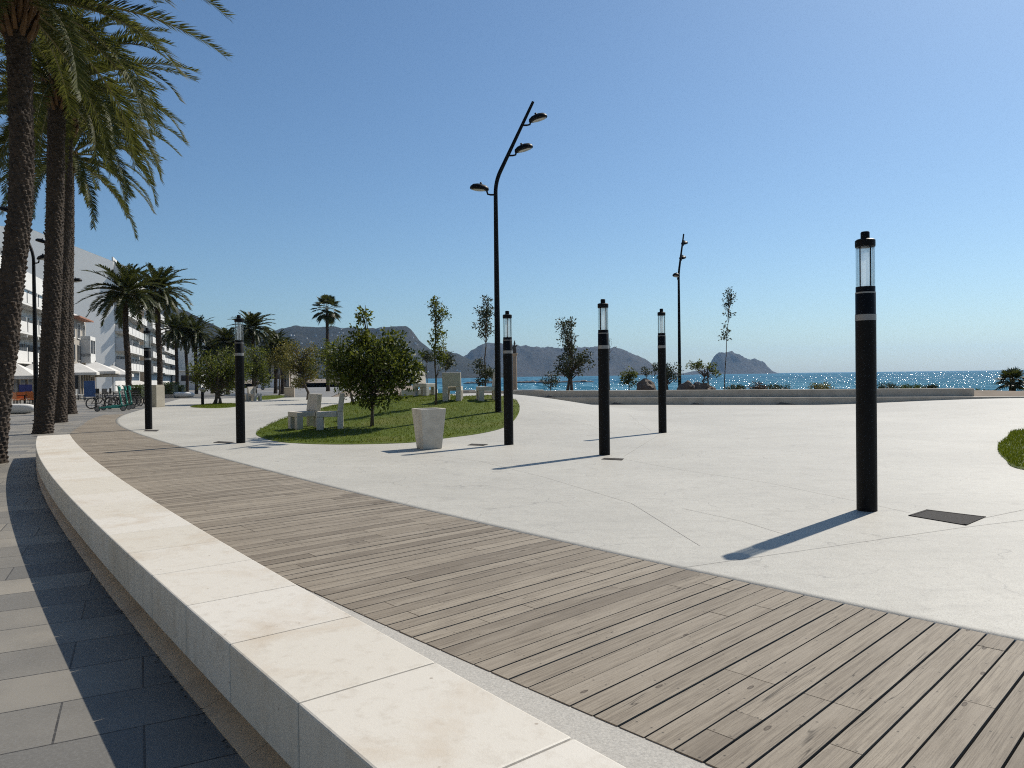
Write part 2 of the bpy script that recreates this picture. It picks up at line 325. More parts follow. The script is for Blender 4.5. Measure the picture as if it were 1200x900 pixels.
# ------------------------------------------------------------ mesh builder
class MB:
    def __init__(s): s.v = []; s.f = []; s.uv = []
    def add(s, vs_, fs, uv=None):
        o = len(s.v); s.v.extend(vs_)
        for f in fs: s.f.append(tuple(i+o for i in f))
        if uv: s.uv.extend(uv)
    def box(s, c, d, rot=None, taper=1.0):
        c = Vector(c); x, y, z = d[0]/2, d[1]/2, d[2]/2; vs_ = []
        for k in (-1, 1):
            t = 1 if k < 0 else taper
            for a, b in ((-1, -1), (1, -1), (1, 1), (-1, 1)):
                p = Vector((a*x*t, b*y*t, k*z)); vs_.append(tuple(c + (rot @ p if rot else p)))
        s.add(vs_, [(0, 3, 2, 1), (4, 5, 6, 7), (0, 1, 5, 4), (1, 2, 6, 5), (2, 3, 7, 6), (3, 0, 4, 7)])
    def tube(s, pts, rad, n=8, cap=True):
        pts = [Vector(p) for p in pts]
        if not isinstance(rad, (list, tuple)): rad = [rad]*len(pts)
        vs_ = []; fs = []; m = len(pts)
        up = Vector((0, 0, 1)); t0 = (pts[1]-pts[0]).normalized()
        if abs(t0.dot(up)) > 0.95: up = Vector((1, 0, 0))
        a = t0.cross(up).normalized()
        for i, p in enumerate(pts):
            t = (pts[min(i+1, m-1)]-pts[max(i-1, 0)]).normalized()
            a = (a - t*a.dot(t)).normalized(); b = t.cross(a)
            for k in range(n):
                q = 2*math.pi*k/n; vs_.append(tuple(p + (a*math.cos(q)+b*math.sin(q))*rad[i]))
        for i in range(m-1):
            for k in range(n):
                k2 = (k+1) % n; fs.append((i*n+k, i*n+k2, (i+1)*n+k2, (i+1)*n+k))
        if cap: fs.append(tuple(reversed(range(n)))); fs.append(tuple((m-1)*n+k for k in range(n)))
        s.add(vs_, fs)
    def lathe(s, prof, n=20, c=(0, 0, 0), rot=None):
        vs_ = []; fs = []; m = len(prof); c = Vector(c)
        for r, z in prof:
            for k in range(n):
                q = 2*math.pi*k/n; p = Vector((r*math.cos(q), r*math.sin(q), z)); vs_.append(tuple(c + (rot @ p if rot else p)))
        for i in range(m-1):
            for k in range(n):
                k2 = (k+1) % n; fs.append((i*n+k, i*n+k2, (i+1)*n+k2, (i+1)*n+k))
        fs.append(tuple(reversed(range(n)))); fs.append(tuple((m-1)*n+k for k in range(n)))
        s.add(vs_, fs)
    def prism(s, poly, p0, p1, ax):           # poly in (ax, z), swept from p0 to p1
        n = len(poly); vs_ = []
        for p in (p0, p1):
            for a, z in poly: vs_.append(tuple(Vector(p) + Vector(ax)*a + Vector((0, 0, z))))
        fs = [tuple(range(n)), tuple(reversed(range(n, 2*n)))] + [(i, i+n, (i+1) % n+n, (i+1) % n) for i in range(n)]
        s.add(vs_, fs)
    def build(s, name, mat, parent=None, smooth=False, bevel=0, seg=2, loc=None, wn=False):
        me = bpy.data.meshes.new(name); me.from_pydata(s.v, [], s.f); me.update()
        if s.uv:
            ul = me.uv_layers.new(name='UVMap')
            ul.data.foreach_set('uv', np.array(s.uv, dtype=np.float32).ravel())
        if not s.uv:
            bm = bmesh.new(); bm.from_mesh(me); bmesh.ops.recalc_face_normals(bm, faces=bm.faces); bm.to_mesh(me); bm.free()
        me.materials.append(M[mat] if isinstance(mat, str) else mat)
        if smooth: me.polygons.foreach_set('use_smooth', [True]*len(me.polygons))
        o = bpy.data.objects.new(name, me); C.objects.link(o)
        if parent: o.parent = parent
        if loc is not None: o.location = loc
        if bevel:
            b = o.modifiers.new('bevel', 'BEVEL'); b.width = bevel; b.segments = seg; b.limit_method = 'ANGLE'; b.angle_limit = R(40)
        return o
def smooth_by_angle(o, ang=40):
    bm = bmesh.new(); bm.from_mesh(o.data)
    for e in bm.edges:
        if len(e.link_faces) == 2 and e.calc_face_angle(0) > R(ang): e.smooth = False
    bm.to_mesh(o.data); bm.free(); o.data.polygons.foreach_set('use_smooth', [True]*len(o.data.polygons))
def tag(o, label, cat, group=None, kind=None):
    o['label'] = label; o['category'] = cat
    if group: o['group'] = group
    if kind: o['kind'] = kind
    return o
def struct(o, label, cat): return tag(o, label, cat, kind='structure')
def thing(name, label, cat, loc, rz=0, group=None):
    o = bpy.data.objects.new(name, None); C.objects.link(o); o.empty_display_size = 0.2
    o.location = loc; o.rotation_euler = (0, 0, rz); return tag(o, label, cat, group)
def children(o): return [c for c in C.objects if c.parent == o]
def copy_tree(o, parent=None):
    c = o.copy(); C.objects.link(c)
    if parent: c.parent = parent
    for ch in children(o): copy_tree(ch, c)
    return c
# ------------------------------------------------------------ ground, sea, paving
def axis(lo, hi, mid0, mid1, step, ratio=1.25):
    a = list(np.arange(mid0, mid1+1e-6, step)); d = step
    x = mid1
    while x < hi: d *= ratio; x += d; a.append(min(x, hi))
    x = mid0; d = step; b = []
    while x > lo: d *= ratio; x -= d; b.append(max(x, lo))
    return b[::-1]+a
def grid(xs, ys, fz):
    m = MB(); nx = len(xs)
    vs_ = [(x, y, fz(x, y)) for y in ys for x in xs]
    fs = [(j*nx+i, j*nx+i+1, (j+1)*nx+i+1, (j+1)*nx+i) for j in range(len(ys)-1) for i in range(nx-1)]
    m.add(vs_, fs); return m
def ground_z(X, Y):
    z = T(X, Y)
    if Y < Yw(X)+0.9 or z < 0.02 and Y < 130 and X < -1: z -= 0.06
    return z
struct(grid(axis(-6000, 9000, -60, 40, 1.3), axis(-60, 9500, -6, 90, 1.3), ground_z).build('ground', 'soil', smooth=True),
       'dry sandy ground running from the promenade down to the shore', 'ground')
sea = MB(); sea.add([(-6000, 50, -2.5), (9000, 50, -2.5), (9000, 9500, -2.5), (-6000, 9500, -2.5)], [(0, 1, 2, 3)])
struct(sea.build('sea', 'water'), 'rippled turquoise sea stretching out to the horizon', 'sea')
pv = MB(); pv.add([(-90, -8, 0), (7, -8, 0), (7, 39, 0), (-15, 60, 0), (-30, 140, 0), (-60, 260, 0), (-140, 260, 0)], [(0, 1, 2, 3, 4, 5, 6)])
struct(pv.build('pavement', 'pave'), 'grey stone slab pavement left of the pale bench', 'pavement')
# deck curve: X as a function of Y, right edge
RP = [(2.91, 4.22), (2.55, 4.63), (2.2, 5.02), (1.85, 5.34), (1.35, 5.87), (0.7, 6.65), (0.05, 7.36), (-1.02, 8.57), (-2.41, 10.26), (-4.65, 13.1), (-6.2, 15.2), (-7.21, 16.4), (-8.79, 18.4), (-12.11, 23.15), (-14.95, 27.66), (-18.06, 34.1), (-21.42, 42.79)]
RPa = np.array(RP); pr = np.polyfit(RPa[:, 1], RPa[:, 0], 5); dpr = np.polyder(pr)
def cR(Y):
    if Y < 4.3: s = float(np.polyval(dpr, 4.3)); return float(np.polyval(pr, 4.3)) + s*(Y-4.3)
    if Y > 42: return float(np.polyval(pr, 42)) - 0.35*(Y-42)
    return float(np.polyval(pr, Y))
def arc_sample(fn, y0, y1, step):
    out = []; y = y0; fine = 0.01; last = None; acc = 0
    while y < y1:
        p = Vector((fn(y), y, 0))
        if last is None: out.append(p)
        else:
            acc += (p-last).length
            if acc >= step: out.append(p); acc -= step
        last = p; y += fine
    return out
def frames(P):
    N = []
    for i in range(len(P)):
        t = (P[min(i+1, len(P)-1)]-P[max(i-1, 0)]).normalized(); N.append(Vector((-t.y, t.x, 0)))   # to the left when walking away
    return N
PITCHW = 0.1385
DP = arc_sample(cR, 0.4, 34.5, PITCHW); DN = frames(DP)
def dwidth(Y):
    if Y < 14: return 2.45
    if Y < 22: return 2.45-0.75*(Y-14)/8
    if Y < 27: return 1.7-0.65*(Y-22)/5
    return 1.05-0.25*(Y-27)/8
rw = random.Random(3)
dk = MB(); under = MB()
def plank(a0, a1, b0, b1, L):
    z0, z1 = 0.006, PZ+0.002+rw.uniform(-.0012, .0012)
    q = [Vector(a0), Vector(a1), Vector(b1), Vector(b0)]
    vs_ = [(p.x, p.y, z0) for p in q]+[(p.x, p.y, z1) for p in q]
    fs = [(4, 5, 6, 7), (0, 1, 5, 4), (1, 2, 6, 5), (2, 3, 7, 6), (3, 0, 4, 7)]
    W = PITCHW; top = [(0, 0), (0, W), (L, W), (L, 0)]
    uv = list(top)
    for f in fs[1:]: uv += [(0, 0), (0.02, 0), (0.02, 0.02), (0, 0.02)]
    dk.add(vs_, fs, uv)
for i in range(len(DP)-1):
    g = max(0.004, 0.0105+rw.gauss(0, 0.0042))
    t = (DP[i+1]-DP[i]); a = DP[i]+t*(g/2/PITCHW); b = DP[i+1]-t*(g/2/PITCHW)
    wd = dwidth(DP[i].y)
    cuts = [0.0]
    if rw.random() < 0.85:
        k = rw.choice((1, 1, 2, 2)); cuts += sorted(rw.choice((0.25, 0.45, 0.62, 0.78, 1.1, 1.33, 1.55, 1.75, 1.95, 2.2)) for _ in range(k))
    cuts = [c for c in cuts if c < wd-0.15]+[wd]; cuts = sorted(set(cuts))
    for c0, c1 in zip(cuts[:-1], cuts[1:]):
        if c1-c0 < 0.1: continue
        e0 = 0.0 if c0 == 0 else 0.002; e1 = 0.0 if c1 == wd else 0.002
        plank(a+DN[i]*(c0+e0), b+DN[i+1]*(c0+e0), a+DN[i]*(c1-e1), b+DN[i+1]*(c1-e1), c1-c0)
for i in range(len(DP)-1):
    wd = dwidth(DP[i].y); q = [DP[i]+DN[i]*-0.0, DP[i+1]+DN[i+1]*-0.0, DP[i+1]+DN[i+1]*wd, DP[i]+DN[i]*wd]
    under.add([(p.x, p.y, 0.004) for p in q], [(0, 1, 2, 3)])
deck = struct(dk.build('boardwalk', 'wood'), 'weathered grey timber boardwalk curving between bench and white plaza', 'boardwalk')
under.build('gap_shade_sheet', 'dark', deck)  # black sheet standing in for the shade between the planks
# plaza
rows = list(np.arange(-2, 12, 0.25))+list(np.arange(12, 62, 0.5)); cols = [0, .15, .35, .6, 1]+list(np.arange(1.5, 46, 0.55))
m = MB(); nx = len(cols)
def plaza_z(X, Y): return PZ + Hm(X, Y)
for Y in rows:
    for k in cols:
        X = cR(Y)-0.012+k; m.v.append((X, Y, plaza_z(X, Y)))
for j in range(len(rows)-1):
    for i in range(nx-1):
        X = m.v[j*nx+i][0]; Yc = rows[j]
        if Yc > Yw(X)+0.3 and X > -3: continue
        m.f.append((j*nx+i, j*nx+i+1, (j+1)*nx+i+1, (j+1)*nx+i))
for j in range(len(rows)-1):                    # edge skirt
    a, b = m.v[j*nx], m.v[(j+1)*nx]; o = len(m.v); m.v += [(a[0], a[1], -0.01), (b[0], b[1], -0.01)]; m.f.append((j*nx, (j+1)*nx, o+1, o))
plaza = struct(m.build('plaza', 'plaza', smooth=True), 'bright white concrete plaza rising in low mounds', 'plaza')
def ribbon(mb, pts, wid, dz=0.003):
    P = []
    for a, b in zip(pts[:-1], pts[1:]):
        n = max(1, int((b-a).length/0.4))
        for k in range(n): P.append(a.lerp(b, k/n))
    P.append(pts[-1]); N = frames([Vector((p.x, p.y, 0)) for p in P]); o = len(mb.v)
    for p, n_ in zip(P, N):
        for s in (-1, 1):
            X, Y = p.x+n_.x*wid*s/2, p.y+n_.y*wid*s/2; mb.v.append((X, Y, plaza_z(X, Y)+dz))
    for i in range(len(P)-1): mb.f.append((o+2*i, o+2*i+1, o+2*i+3, o+2*i+2))
jm = MB()
for ln in ([(800, 666), (960, 643), (1120, 620), (1200, 610)], [(800, 551), (900, 566), (1000, 587), (1066, 601)], [(800, 596), (870, 611), (925, 628)],
           [(708, 534), (800, 551)], [(731, 535), (770, 511)], [(596, 523), (708, 508), (776, 507)], [(1130, 612), (1200, 598)],
           [(560, 540), (640, 560), (740, 590), (820, 640)], [(460, 528), (600, 545), (708, 536)], [(636, 482), (690, 498), (720, 508)], [(735, 484), (763, 505)], [(174, 505), (240, 512), (300, 520)]):
    ribbon(jm, [stand(*p) for p in ln], 0.006)
jm.build('expansion_joint', 'joint', plaza)
# ------------------------------------------------------------ bench
BR = np.array([(-9.61, 15.92), (-6.81, 11.72), (-4.91, 9.01), (-3.52, 7.14), (-2.5, 5.78), (-1.88, 4.95), (-1.43, 4.35), (-0.98, 3.78), (-0.86, 3.61), (-0.49, 3.18), (-0.19, 2.79), (0.0, 2.56), (0.32, 2.14)])
pb = np.polyfit(BR[:, 1], BR[:, 0], 3); dpb = np.polyder(pb)
def cB(Y):
    if Y < 2.2: return float(np.polyval(pb, 2.2)) + float(np.polyval(dpb, 2.2))*(Y-2.2)
    return float(np.polyval(pb, Y))
BP = arc_sample(cB, 0.6, 15.95, 0.05); BN = frames(BP)
BL = np.array([(-9.37, 14.41), (-7.03, 10.9), (-5.13, 8.24), (-3.43, 6.0), (-2.38, 4.61), (-1.47, 3.47), (-0.97, 2.84), (-0.56, 2.32)])
pbl = np.polyfit(BL[:, 1], BL[:, 0], 3); dbl = np.polyder(pbl)
def cBL(Y):
    if Y < 2.5: return float(np.polyval(pbl, 2.5)) + float(np.polyval(dbl, 2.5))*(Y-2.5)
    return float(np.polyval(pbl, Y))
def bwidth(p, n_):
    lo, hi = 0.2, 1.4
    for _ in range(30):
        w_ = (lo+hi)/2; q = p+n_*w_
        if q.x > cBL(q.y): lo = w_
        else: hi = w_
    return max(0.5, min(0.95, (lo+hi)/2))
BWS = [bwidth(p, n_) for p, n_ in zip(BP, BN)]
print('bench width', BWS[0], BWS[40], BWS[100], BWS[200], BWS[-1])
def loft(mb, i0, i1, e0, e1, offs, zs, step=3):
    # section: offs = (right, left) offsets to the left of the curve, zs = (bottom, top)
    ids = list(range(i0, i1, step)); ids = ids if ids[-1] == i1 else ids+[i1]
    pos = [BP[i] for i in ids]; nr = [BN[i] for i in ids]; wd = [BWS[i] for i in ids]
    t0 = (pos[1]-pos[0]).normalized(); t1 = (pos[-1]-pos[-2]).normalized()
    pos[0] = pos[0]+t0*e0; pos[-1] = pos[-1]-t1*e1
    vs_ = []; fs = []
    for p, n_, w_ in zip(pos, nr, wd):
        for f_, d_, z in offs:
            q = p+n_*(f_*w_+d_); vs_.append((q.x, q.y, z))
    k = len(pos)
    for i in range(k-1):
        for a in range(4): b = (a+1) % 4; fs.append((i*4+a, i*4+b, (i+1)*4+b, (i+1)*4+a))
    fs += [(0, 3, 2, 1), ((k-1)*4, (k-1)*4+1, (k-1)*4+2, (k-1)*4+3)]
    mb.add(vs_, fs)
bench = thing('stone_bench', 'long curving cream stone bench between grey pavement and boardwalk', 'bench', (0, 0, 0))
sl = MB(); nB = len(BP); i = 0
rb = random.Random(5)
while i < nB-4:
    j = min(nB-1, i+15+rb.choice((-1, 0, 0, 1)))
    if nB-1-j < 8: j = nB-1
    loft(sl, i, j, 0.0025 if i else 0, 0.0025, ((0, 0, .185), (1, 0, .185), (1, 0, .45), (0, 0, .45)), 0); i = j
sl.build('seat_slab', 'bench', bench, bevel=0.009)
pl = MB(); loft(pl, 0, nB-2, 0.0, 0.25, ((0, .05, 0), (1, -.36, 0), (1, -.36, .184), (0, .05, .184)), 0); pl.build('plinth', 'kerb', bench)
kb = MB(); i = 0
while i < nB-2:
    j = min(nB-1, i+12)
    if nB-1-j < 5: j = nB-1
    loft(kb, i, j, 0.002, 0.002, ((1, -.355, -.02), (1, -.005, -.02), (1, -.005, .008), (1, -.355, .12)), 0); i = j
struct(kb.build('kerb', 'kerb'), 'tan stone kerb strip under the overhang of the pale bench', 'kerb')
# speckled strip between bench and deck
st = MB()
SP = arc_sample(cB, 0.6, 15.9, 0.15); SN = frames(SP)
for k in range(len(SP)):
    p = SP[k]; best = None
    for i in range(len(DP)):
        q = DP[i]+DN[i]*dwidth(DP[i].y); dd = (q-p).length
        if best is None or dd < best[0]: best = (dd, q)
    q = best[1]; a = p-SN[k]*-0.04; st.v += [(a.x, a.y, PZ-0.004), (q.x, q.y, PZ-0.004)]
    if k: st.f.append((2*k-2, 2*k-1, 2*k+1, 2*k))
struct(st.build('granite_strip', 'granite'), 'narrow speckled grey strip between bench and boardwalk', 'strip')
# leaf litter in the joint by the kerb
lt = MB(); rl = random.Random(9)
for k in range(420):
    i = rl.randrange(6, nB-20); p = BP[i]+BN[i]*(BWS[i]+abs(rl.gauss(0.004, 0.013))); s = rl.uniform(.004, .013); q = rl.uniform(0, 6.28)
    a = Vector((math.cos(q), math.sin(q), 0))*s; b = Vector((-a.y, a.x, 0))*0.5; z = Vector((0, 0, 0.004+rl.random()*.006))
    lt.add([tuple(p-a+z), tuple(p+b+z*1.5), tuple(p+a+z), tuple(p-b+z*1.4)], [(0, 1, 2, 3)])
tag(lt.build('leaf_litter', 'plank_edge'), 'dark dry leaf litter along the joint beside the bench kerb', 'leaf litter', kind='stuff')
# ------------------------------------------------------------ lawns
def lawn(name, outline, label, blades, seed, fz=plaza_z, hgt=0.045):
    P = [Vector((p.x, p.y, 0)) for p in outline]
    # smooth closed Catmull-Rom
    Q = []
    n = len(P)
    for i in range(n):
        p0, p1, p2, p3 = P[i-1], P[i], P[(i+1) % n], P[(i+2) % n]
        for k in range(8):
            t = k/8; Q.append(0.5*((2*p1)+(p2-p0)*t+(2*p0-5*p1+4*p2-p3)*t*t+(3*p1-p0-3*p2+p3)*t**3))
    c = sum(Q, Vector())/len(Q); m_ = MB(); K = 14; nq = len(Q)
    for k in range(K+1):
        for q in Q:
            s = (k+0.0001)/K; p = c.lerp(q, s); m_.v.append((p.x, p.y, fz(p.x, p.y)+0.006+0.03*(1-max(0, (s-0.97)/0.03))))
    for k in range(K):
        for i in range(nq): m_.f.append((k*nq+i, k*nq+(i+1) % nq, (k+1)*nq+(i+1) % nq, (k+1)*nq+i))
    o = tag(m_.build(name, 'grass', smooth=True), label, 'lawn', kind='stuff')
    rg = random.Random(seed); b = MB()
    tri = [(Q[i], Q[(i+1) % nq]) for i in range(nq)]; ar = [abs((a-c).cross(d-c).z) for a, d in tri]
    for _ in range(blades):
        a, d = rg.choices(tri, ar)[0]; u, v = rg.random(), rg.random()
        if u+v > 1: u, v = 1-u, 1-v
        p = c+(a-c)*u+(d-c)*v; z = fz(p.x, p.y)+0.03; q = rg.uniform(0, 6.28); h = hgt*rg.uniform(.5, 1.3)
        e = Vector((math.cos(q), math.sin(q), 0))*0.009; ln = Vector((rg.gauss(0, .02), rg.gauss(0, .02), h)); p = Vector((p.x, p.y, z))
        b.add([tuple(p-e), tuple(p+e), tuple(p+ln)], [(0, 1, 2)])
    me = bpy.data.meshes.new('blade'); me.from_pydata(b.v, [], b.f); me.materials.append(M['blade'])
    bo = bpy.data.objects.new('blade', me); C.objects.link(bo); bo.parent = o; bo['kind'] = 'stuff'
    return o
lawn('lawn', [stand(*p) for p in ((300, 509), (321, 517), (353, 520), (405, 521), (479, 519), (520, 514), (564, 508), (591, 501), (604, 491), (609, 479), (604, 469), (585, 464), (529, 463), (471, 464), (425, 468), (385, 477), (340, 488), (311, 500))],
     'green lawn on the mound with the white chairs and the tall lamp post', 60000, 1)
lawn('lawn', [Vector((13.2, 18.9, 0)), Vector((11.24, 16.67, 0)), Vector((9.74, 14.73, 0)), Vector((8.6, 12.8, 0)), Vector((8.0, 11.45, 0)), Vector((8.6, 9.9, 0)), Vector((11, 9.6, 0)), Vector((15, 11.5, 0)), Vector((17.5, 15.5, 0)), Vector((16, 18.8, 0))],
     'green lawn cut off by the right edge, right of the big black light column', 45000, 2, hgt=0.06)
lawn('lawn', [stand(*p) for p in ((223, 477), (236, 474.6), (255, 473.2), (275, 473.2), (283, 475), (270, 477.6), (245, 478.4))],
     'flat oval patch of grass under the bushy tree behind the left light columns', 5000, 3)
lawn('lawn', [stand(*p) for p in ((300, 468), (306, 464.6), (320, 463.6), (338, 464), (330, 466.4), (314, 468.4))], 'small grass patch beside the white chairs on the far path', 2500, 4)
# ------------------------------------------------------------ light columns
def make_column():
    t = thing('light_column', 'x', 'street lamp', (0, 0, 0), 0, 'black cylindrical light columns on the plaza')
    a = MB(); a.lathe([(0.108, 0), (0.108, 2.17), (0.1085, 2.175), (0.1085, 2.25), (0.106, 2.255), (0.106, 2.5), (0.102, 2.505), (0.102, 2.565)], 28); smooth_by_angle(a.build('post', 'black', t))
    a = MB(); a.lathe([(0.110, 2.178), (0.110, 2.247)], 28); smooth_by_angle(a.build('reflective_band', 'grey', t))
    a = MB(); a.lathe([(0.1075, 2.486), (0.1075, 2.503)], 28); smooth_by_angle(a.build('collar_ring', 'grey', t))
    a = MB(); a.lathe([(0.099, 2.565), (0.099, 3.02)], 28); a.f = a.f[:-2]; smooth_by_angle(a.build('lamp_glass', 'glass', t))
    a = MB(); a.lathe([(0.052, 2.57), (0.052, 3.015)], 16); a.f = a.f[:-2]; smooth_by_angle(a.build('diffuser', 'frost', t))
    for q in (20, 110, 200, 290):
        x, y = 0.076*math.cos(R(q)), 0.076*math.sin(R(q))
        a = MB(); a.tube([(x, y, 2.56), (x, y, 3.02)], 0.007, 6); a.build('rod', 'black', t)
    a = MB(); a.lathe([(0.104, 3.02), (0.106, 3.035), (0.106, 3.095), (0.09, 3.108), (0.047, 3.11), (0.047, 3.185), (0.04, 3.195)], 28); smooth_by_angle(a.build('cap', 'black', t))
    return t
COLS = [(1016, 598, 'largest black light column, nearest the camera, beside the big square cover'),
        (708.5, 533, 'black light column between the big right one and the tapered concrete bin'),
        (776.5, 507, 'black light column standing in front of the long low seat wall'),
        (596.3, 521, 'black light column at the front right edge of the mound lawn, beside the tall lamp post'),
        (282.2, 519, 'black light column left of the mound lawn, in front of the bushy tree'),
        (174.3, 503, 'leftmost light column, at the edge of the boardwalk before the scooters')]
c0 = make_column()
for k, (x, y, lb) in enumerate(COLS):
    o = c0 if k == 0 else copy_tree(c0); p = gz(x, y, PZ); o.location = (p.x, p.y, plaza_z(p.x, p.y)); o['label'] = lb; o.rotation_euler.z = k*0.4; o.scale = (1, 1, (0.985, 0.955, 1.04, 0.957, 0.987, 1.02)[k])
# ------------------------------------------------------------ tall lamp posts
def make_lamp(label, loc, rz, scale=1.0):
    t = thing('street_lamp', label, 'street lamp', loc, rz, 'tall three headed street lamps'); t.scale = (scale,)*3
    pts = [(0, 0, 0), (0, 0, 0.9), (0, 0, 4), (0, 0, 7.05)]; rd = [0.105, 0.1, 0.085, 0.066]
    for k in range(1, 7):
        q = R(26)*k/6; pts.append((1.6*(1-math.cos(q)), 0, 7.05+1.6*math.sin(q))); rd.append(0.064)
    e = Vector(pts[-1]); d = Vector((math.sin(R(26)), 0, math.cos(R(26)))); pts.append(tuple(e+d*1.1)); rd.append(0.055); pts.append(tuple(e+d*2.45)); rd.append(0.045)
    a = MB(); a.tube(pts, rd, 14); smooth_by_angle(a.build('pole', 'black', t))
    a = MB(); a.lathe([(0.17, 0), (0.17, 0.03), (0.11, 0.05)], 16); a.build('base_plate', 'black', t)
    for (p, sgn, tilt) in (((0.0, 0, 7.0), -1, 6), (tuple(e+d*0.55), 1, 16), (tuple(e+d*1.62), 1, 16)):
        p = Vector(p); s = sgn
        a = MB(); a.tube([p, p+Vector((s*0.16, 0, -0.0)), p+Vector((s*0.25, 0, 0.02)), p+Vector((s*0.28, 0, 0.12))], 0.03, 8); arm = a.build('lamp_arm', 'black', t)
        rot = Matrix.Rotation(R(-s*tilt), 3, 'Y'); c = p+Vector((s*0.52, 0, 0.19))
        h = MB(); prof = [(0.0, -1.0), (0.45, -0.93), (0.8, -0.6), (0.97, -0.15), (1.0, 0.2), (0.85, 0.65), (0.45, 0.93), (0.0, 1.0)]
        n = 16; vs_ = []; fs = []
        for (w_, u) in prof:                        # flattened shell along x
            for k in range(n):
                q = 2*math.pi*k/n; zz = math.sin(q); zz = zz*0.17 if zz > 0 else zz*0.05
                vs_.append(tuple(c+rot @ Vector((s*u*0.31, w_*0.21*math.cos(q), w_*zz))))
        for i in range(len(prof)-1):
            for k in range(n): fs.append((i*n+k, i*n+(k+1) % n, (i+1)*n+(k+1) % n, (i+1)*n+k))
        h.add(vs_, fs); h.tube([c+rot @ Vector((-s*0.03, 0, 0.12)), c+rot @ Vector((-s*0.03, 0, 0.215))], 0.035, 8)
        hd = h.build('lamp_head', 'black', t, smooth=True)
        g = MB(); g.lathe([(0.02, 0), (0.6, -0.02), (0.9, 0.02), (1.0, 0.05)], 16)
        g.v = [tuple(c+rot @ Vector((x*0.24+s*0.02, y*0.15, z*0.35-0.048))) for x, y, z in g.v]; g.build('lens', 'white', hd, smooth=True)
    return t
pG = stand(584, 484)
make_lamp('tallest black lamp post with three heads, rising from the mound lawn', pG, 0, (at(620, 118.7, pG.y).z-pG.z)/9.97)
pH = deep(796.5, 47); make_lamp('slim three headed lamp post behind the low seat wall', pH, R(62), (at(803, 270, 47).z-pH.z)/9.97)
make_lamp('dark street lamp half hidden behind the two nearest palm trunks', at(43, 494, 30)*1.0, R(170), 0.92)
for o in C.objects:
    if o.name == 'street_lamp.002': o.location.z = 0
LF = thing  # alias
p = at(81, 470, 40); p.z = 0; make_lamp('street lamp behind the palm trunks, one head showing over the café parasols', p, R(180), 0.98)
# ------------------------------------------------------------ service covers
def cover(name, pts, label, grp='metal service covers in the plaza'):
    P = [stand(*q) for q in pts]; a = MB(); c = sum(P, Vector())/4
    a.add([(q.x, q.y, plaza_z(q.x, q.y)+0.006) for q in P], [(0, 1, 2, 3)])
    fr = MB()
    for i in range(4):
        p0, p1 = P[i], P[(i+1) % 4]; d = (p1-p0).normalized(); mid = (p0+p1)/2; L = (p1-p0).length
        rot = Matrix.Rotation(math.atan2(d.y, d.x), 3, 'Z'); fr.box((mid.x, mid.y, plaza_z(mid.x, mid.y)+0.002), (L+0.03, 0.03, 0.014), rot)
    t = thing(name, label, 'manhole cover', (0, 0, 0), 0, grp); a.build('plate', 'iron', t); fr.build('cover_frame', 'iron', t)
    return t
cover('manhole_cover', ((1067, 605), (1087, 598.7), (1153, 606.7), (1131, 615.5)), 'big square dark cover right of the largest light column')
cover('manhole_cover', ((706, 538.5), (709, 537.2), (730, 538), (728, 539.6)), 'small dark cover at the foot of the middle light column')
cover('manhole_cover', ((549, 522), (553, 520.4), (571, 521), (566, 522.4)), 'small dark cover between concrete bin and light column')
cover('manhole_cover', ((251, 518.8), (256, 517.6), (274, 518.4), (268, 519.8)), 'small dark cover left of the column by the bushy tree')
cover('manhole_cover', ((169, 505.4), (171, 504.2), (186, 504), (183, 505.6)), 'small dark cover at the foot of the leftmost light column')
# ------------------------------------------------------------ concrete bin
t = thing('litter_bin', 'tapered square concrete bin standing on the plaza before the lawn', 'bin', stand(503, 525.5), R(28))
bn = MB(); H = 0.88; a0, a1 = 0.215, 0.295; s = 0.055
q0 = [(-a0, -a0), (a0, -a0), (a0, a0), (-a0, a0)]; q1 = [(x*a1/a0, y*a1/a0) for x, y in q0]; q2 = [(x*(a1-s)/a0, y*(a1-s)/a0) for x, y in q0]
bn.add([(x, y, 0) for x, y in q0]+[(x, y, H) for x, y in q1]+[(x, y, H) for x, y in q2]+[(x*.95, y*.95, 0.3) for x, y in q2],
       [(3, 2, 1, 0)]+[(i, (i+1) % 4, (i+1) % 4+4, i+4) for i in range(4)]+[(i+4, (i+1) % 4+4, (i+1) % 4+8, i+8) for i in range(4)]+[(i+8, (i+1) % 4+8, (i+1) % 4+12, i+12) for i in range(4)]+[(12, 13, 14, 15)])
bn.build('bin_body', 'conc', t, bevel=0.015)
ln = MB(); ln.lathe([(0.19, 0.32), (0.2, 0.84), (0.185, 0.84), (0.175, 0.34)], 16); ln.build('bin_liner', 'black', t)
# ------------------------------------------------------------ concrete chairs
def make_chair():
    t = thing('concrete_chair', 'x', 'chair', (0, 0, 0), 0, 'white concrete chairs on the lawns')
    W, D = 0.60, 0.52
    a = MB(); a.box((0, -0.035, 0.405), (W, D-0.01, 0.13)); a.build('seat', 'conc', t, bevel=0.014)
    a = MB(); a.prism([(0.232, 0.474), (0.375, 0.474), (0.425, 0.93), (0.30, 0.93)], (-W/2, 0, 0), (W/2, 0, 0), (0, 1, 0)); a.build('backrest', 'conc', t, bevel=0.014)
    for sx in (-1, 1):
        a = MB(); a.box((sx*(W/2-0.085), -D/2+0.055, 0.169), (0.17, 0.17, 0.338)); a.build('leg', 'conc', t, bevel=0.012)
        a = MB(); a.box((sx*(W/2-0.085), 0.305, 0.236), (0.17, 0.14, 0.472)); a.build('leg', 'conc', t, bevel=0.012)
    return t
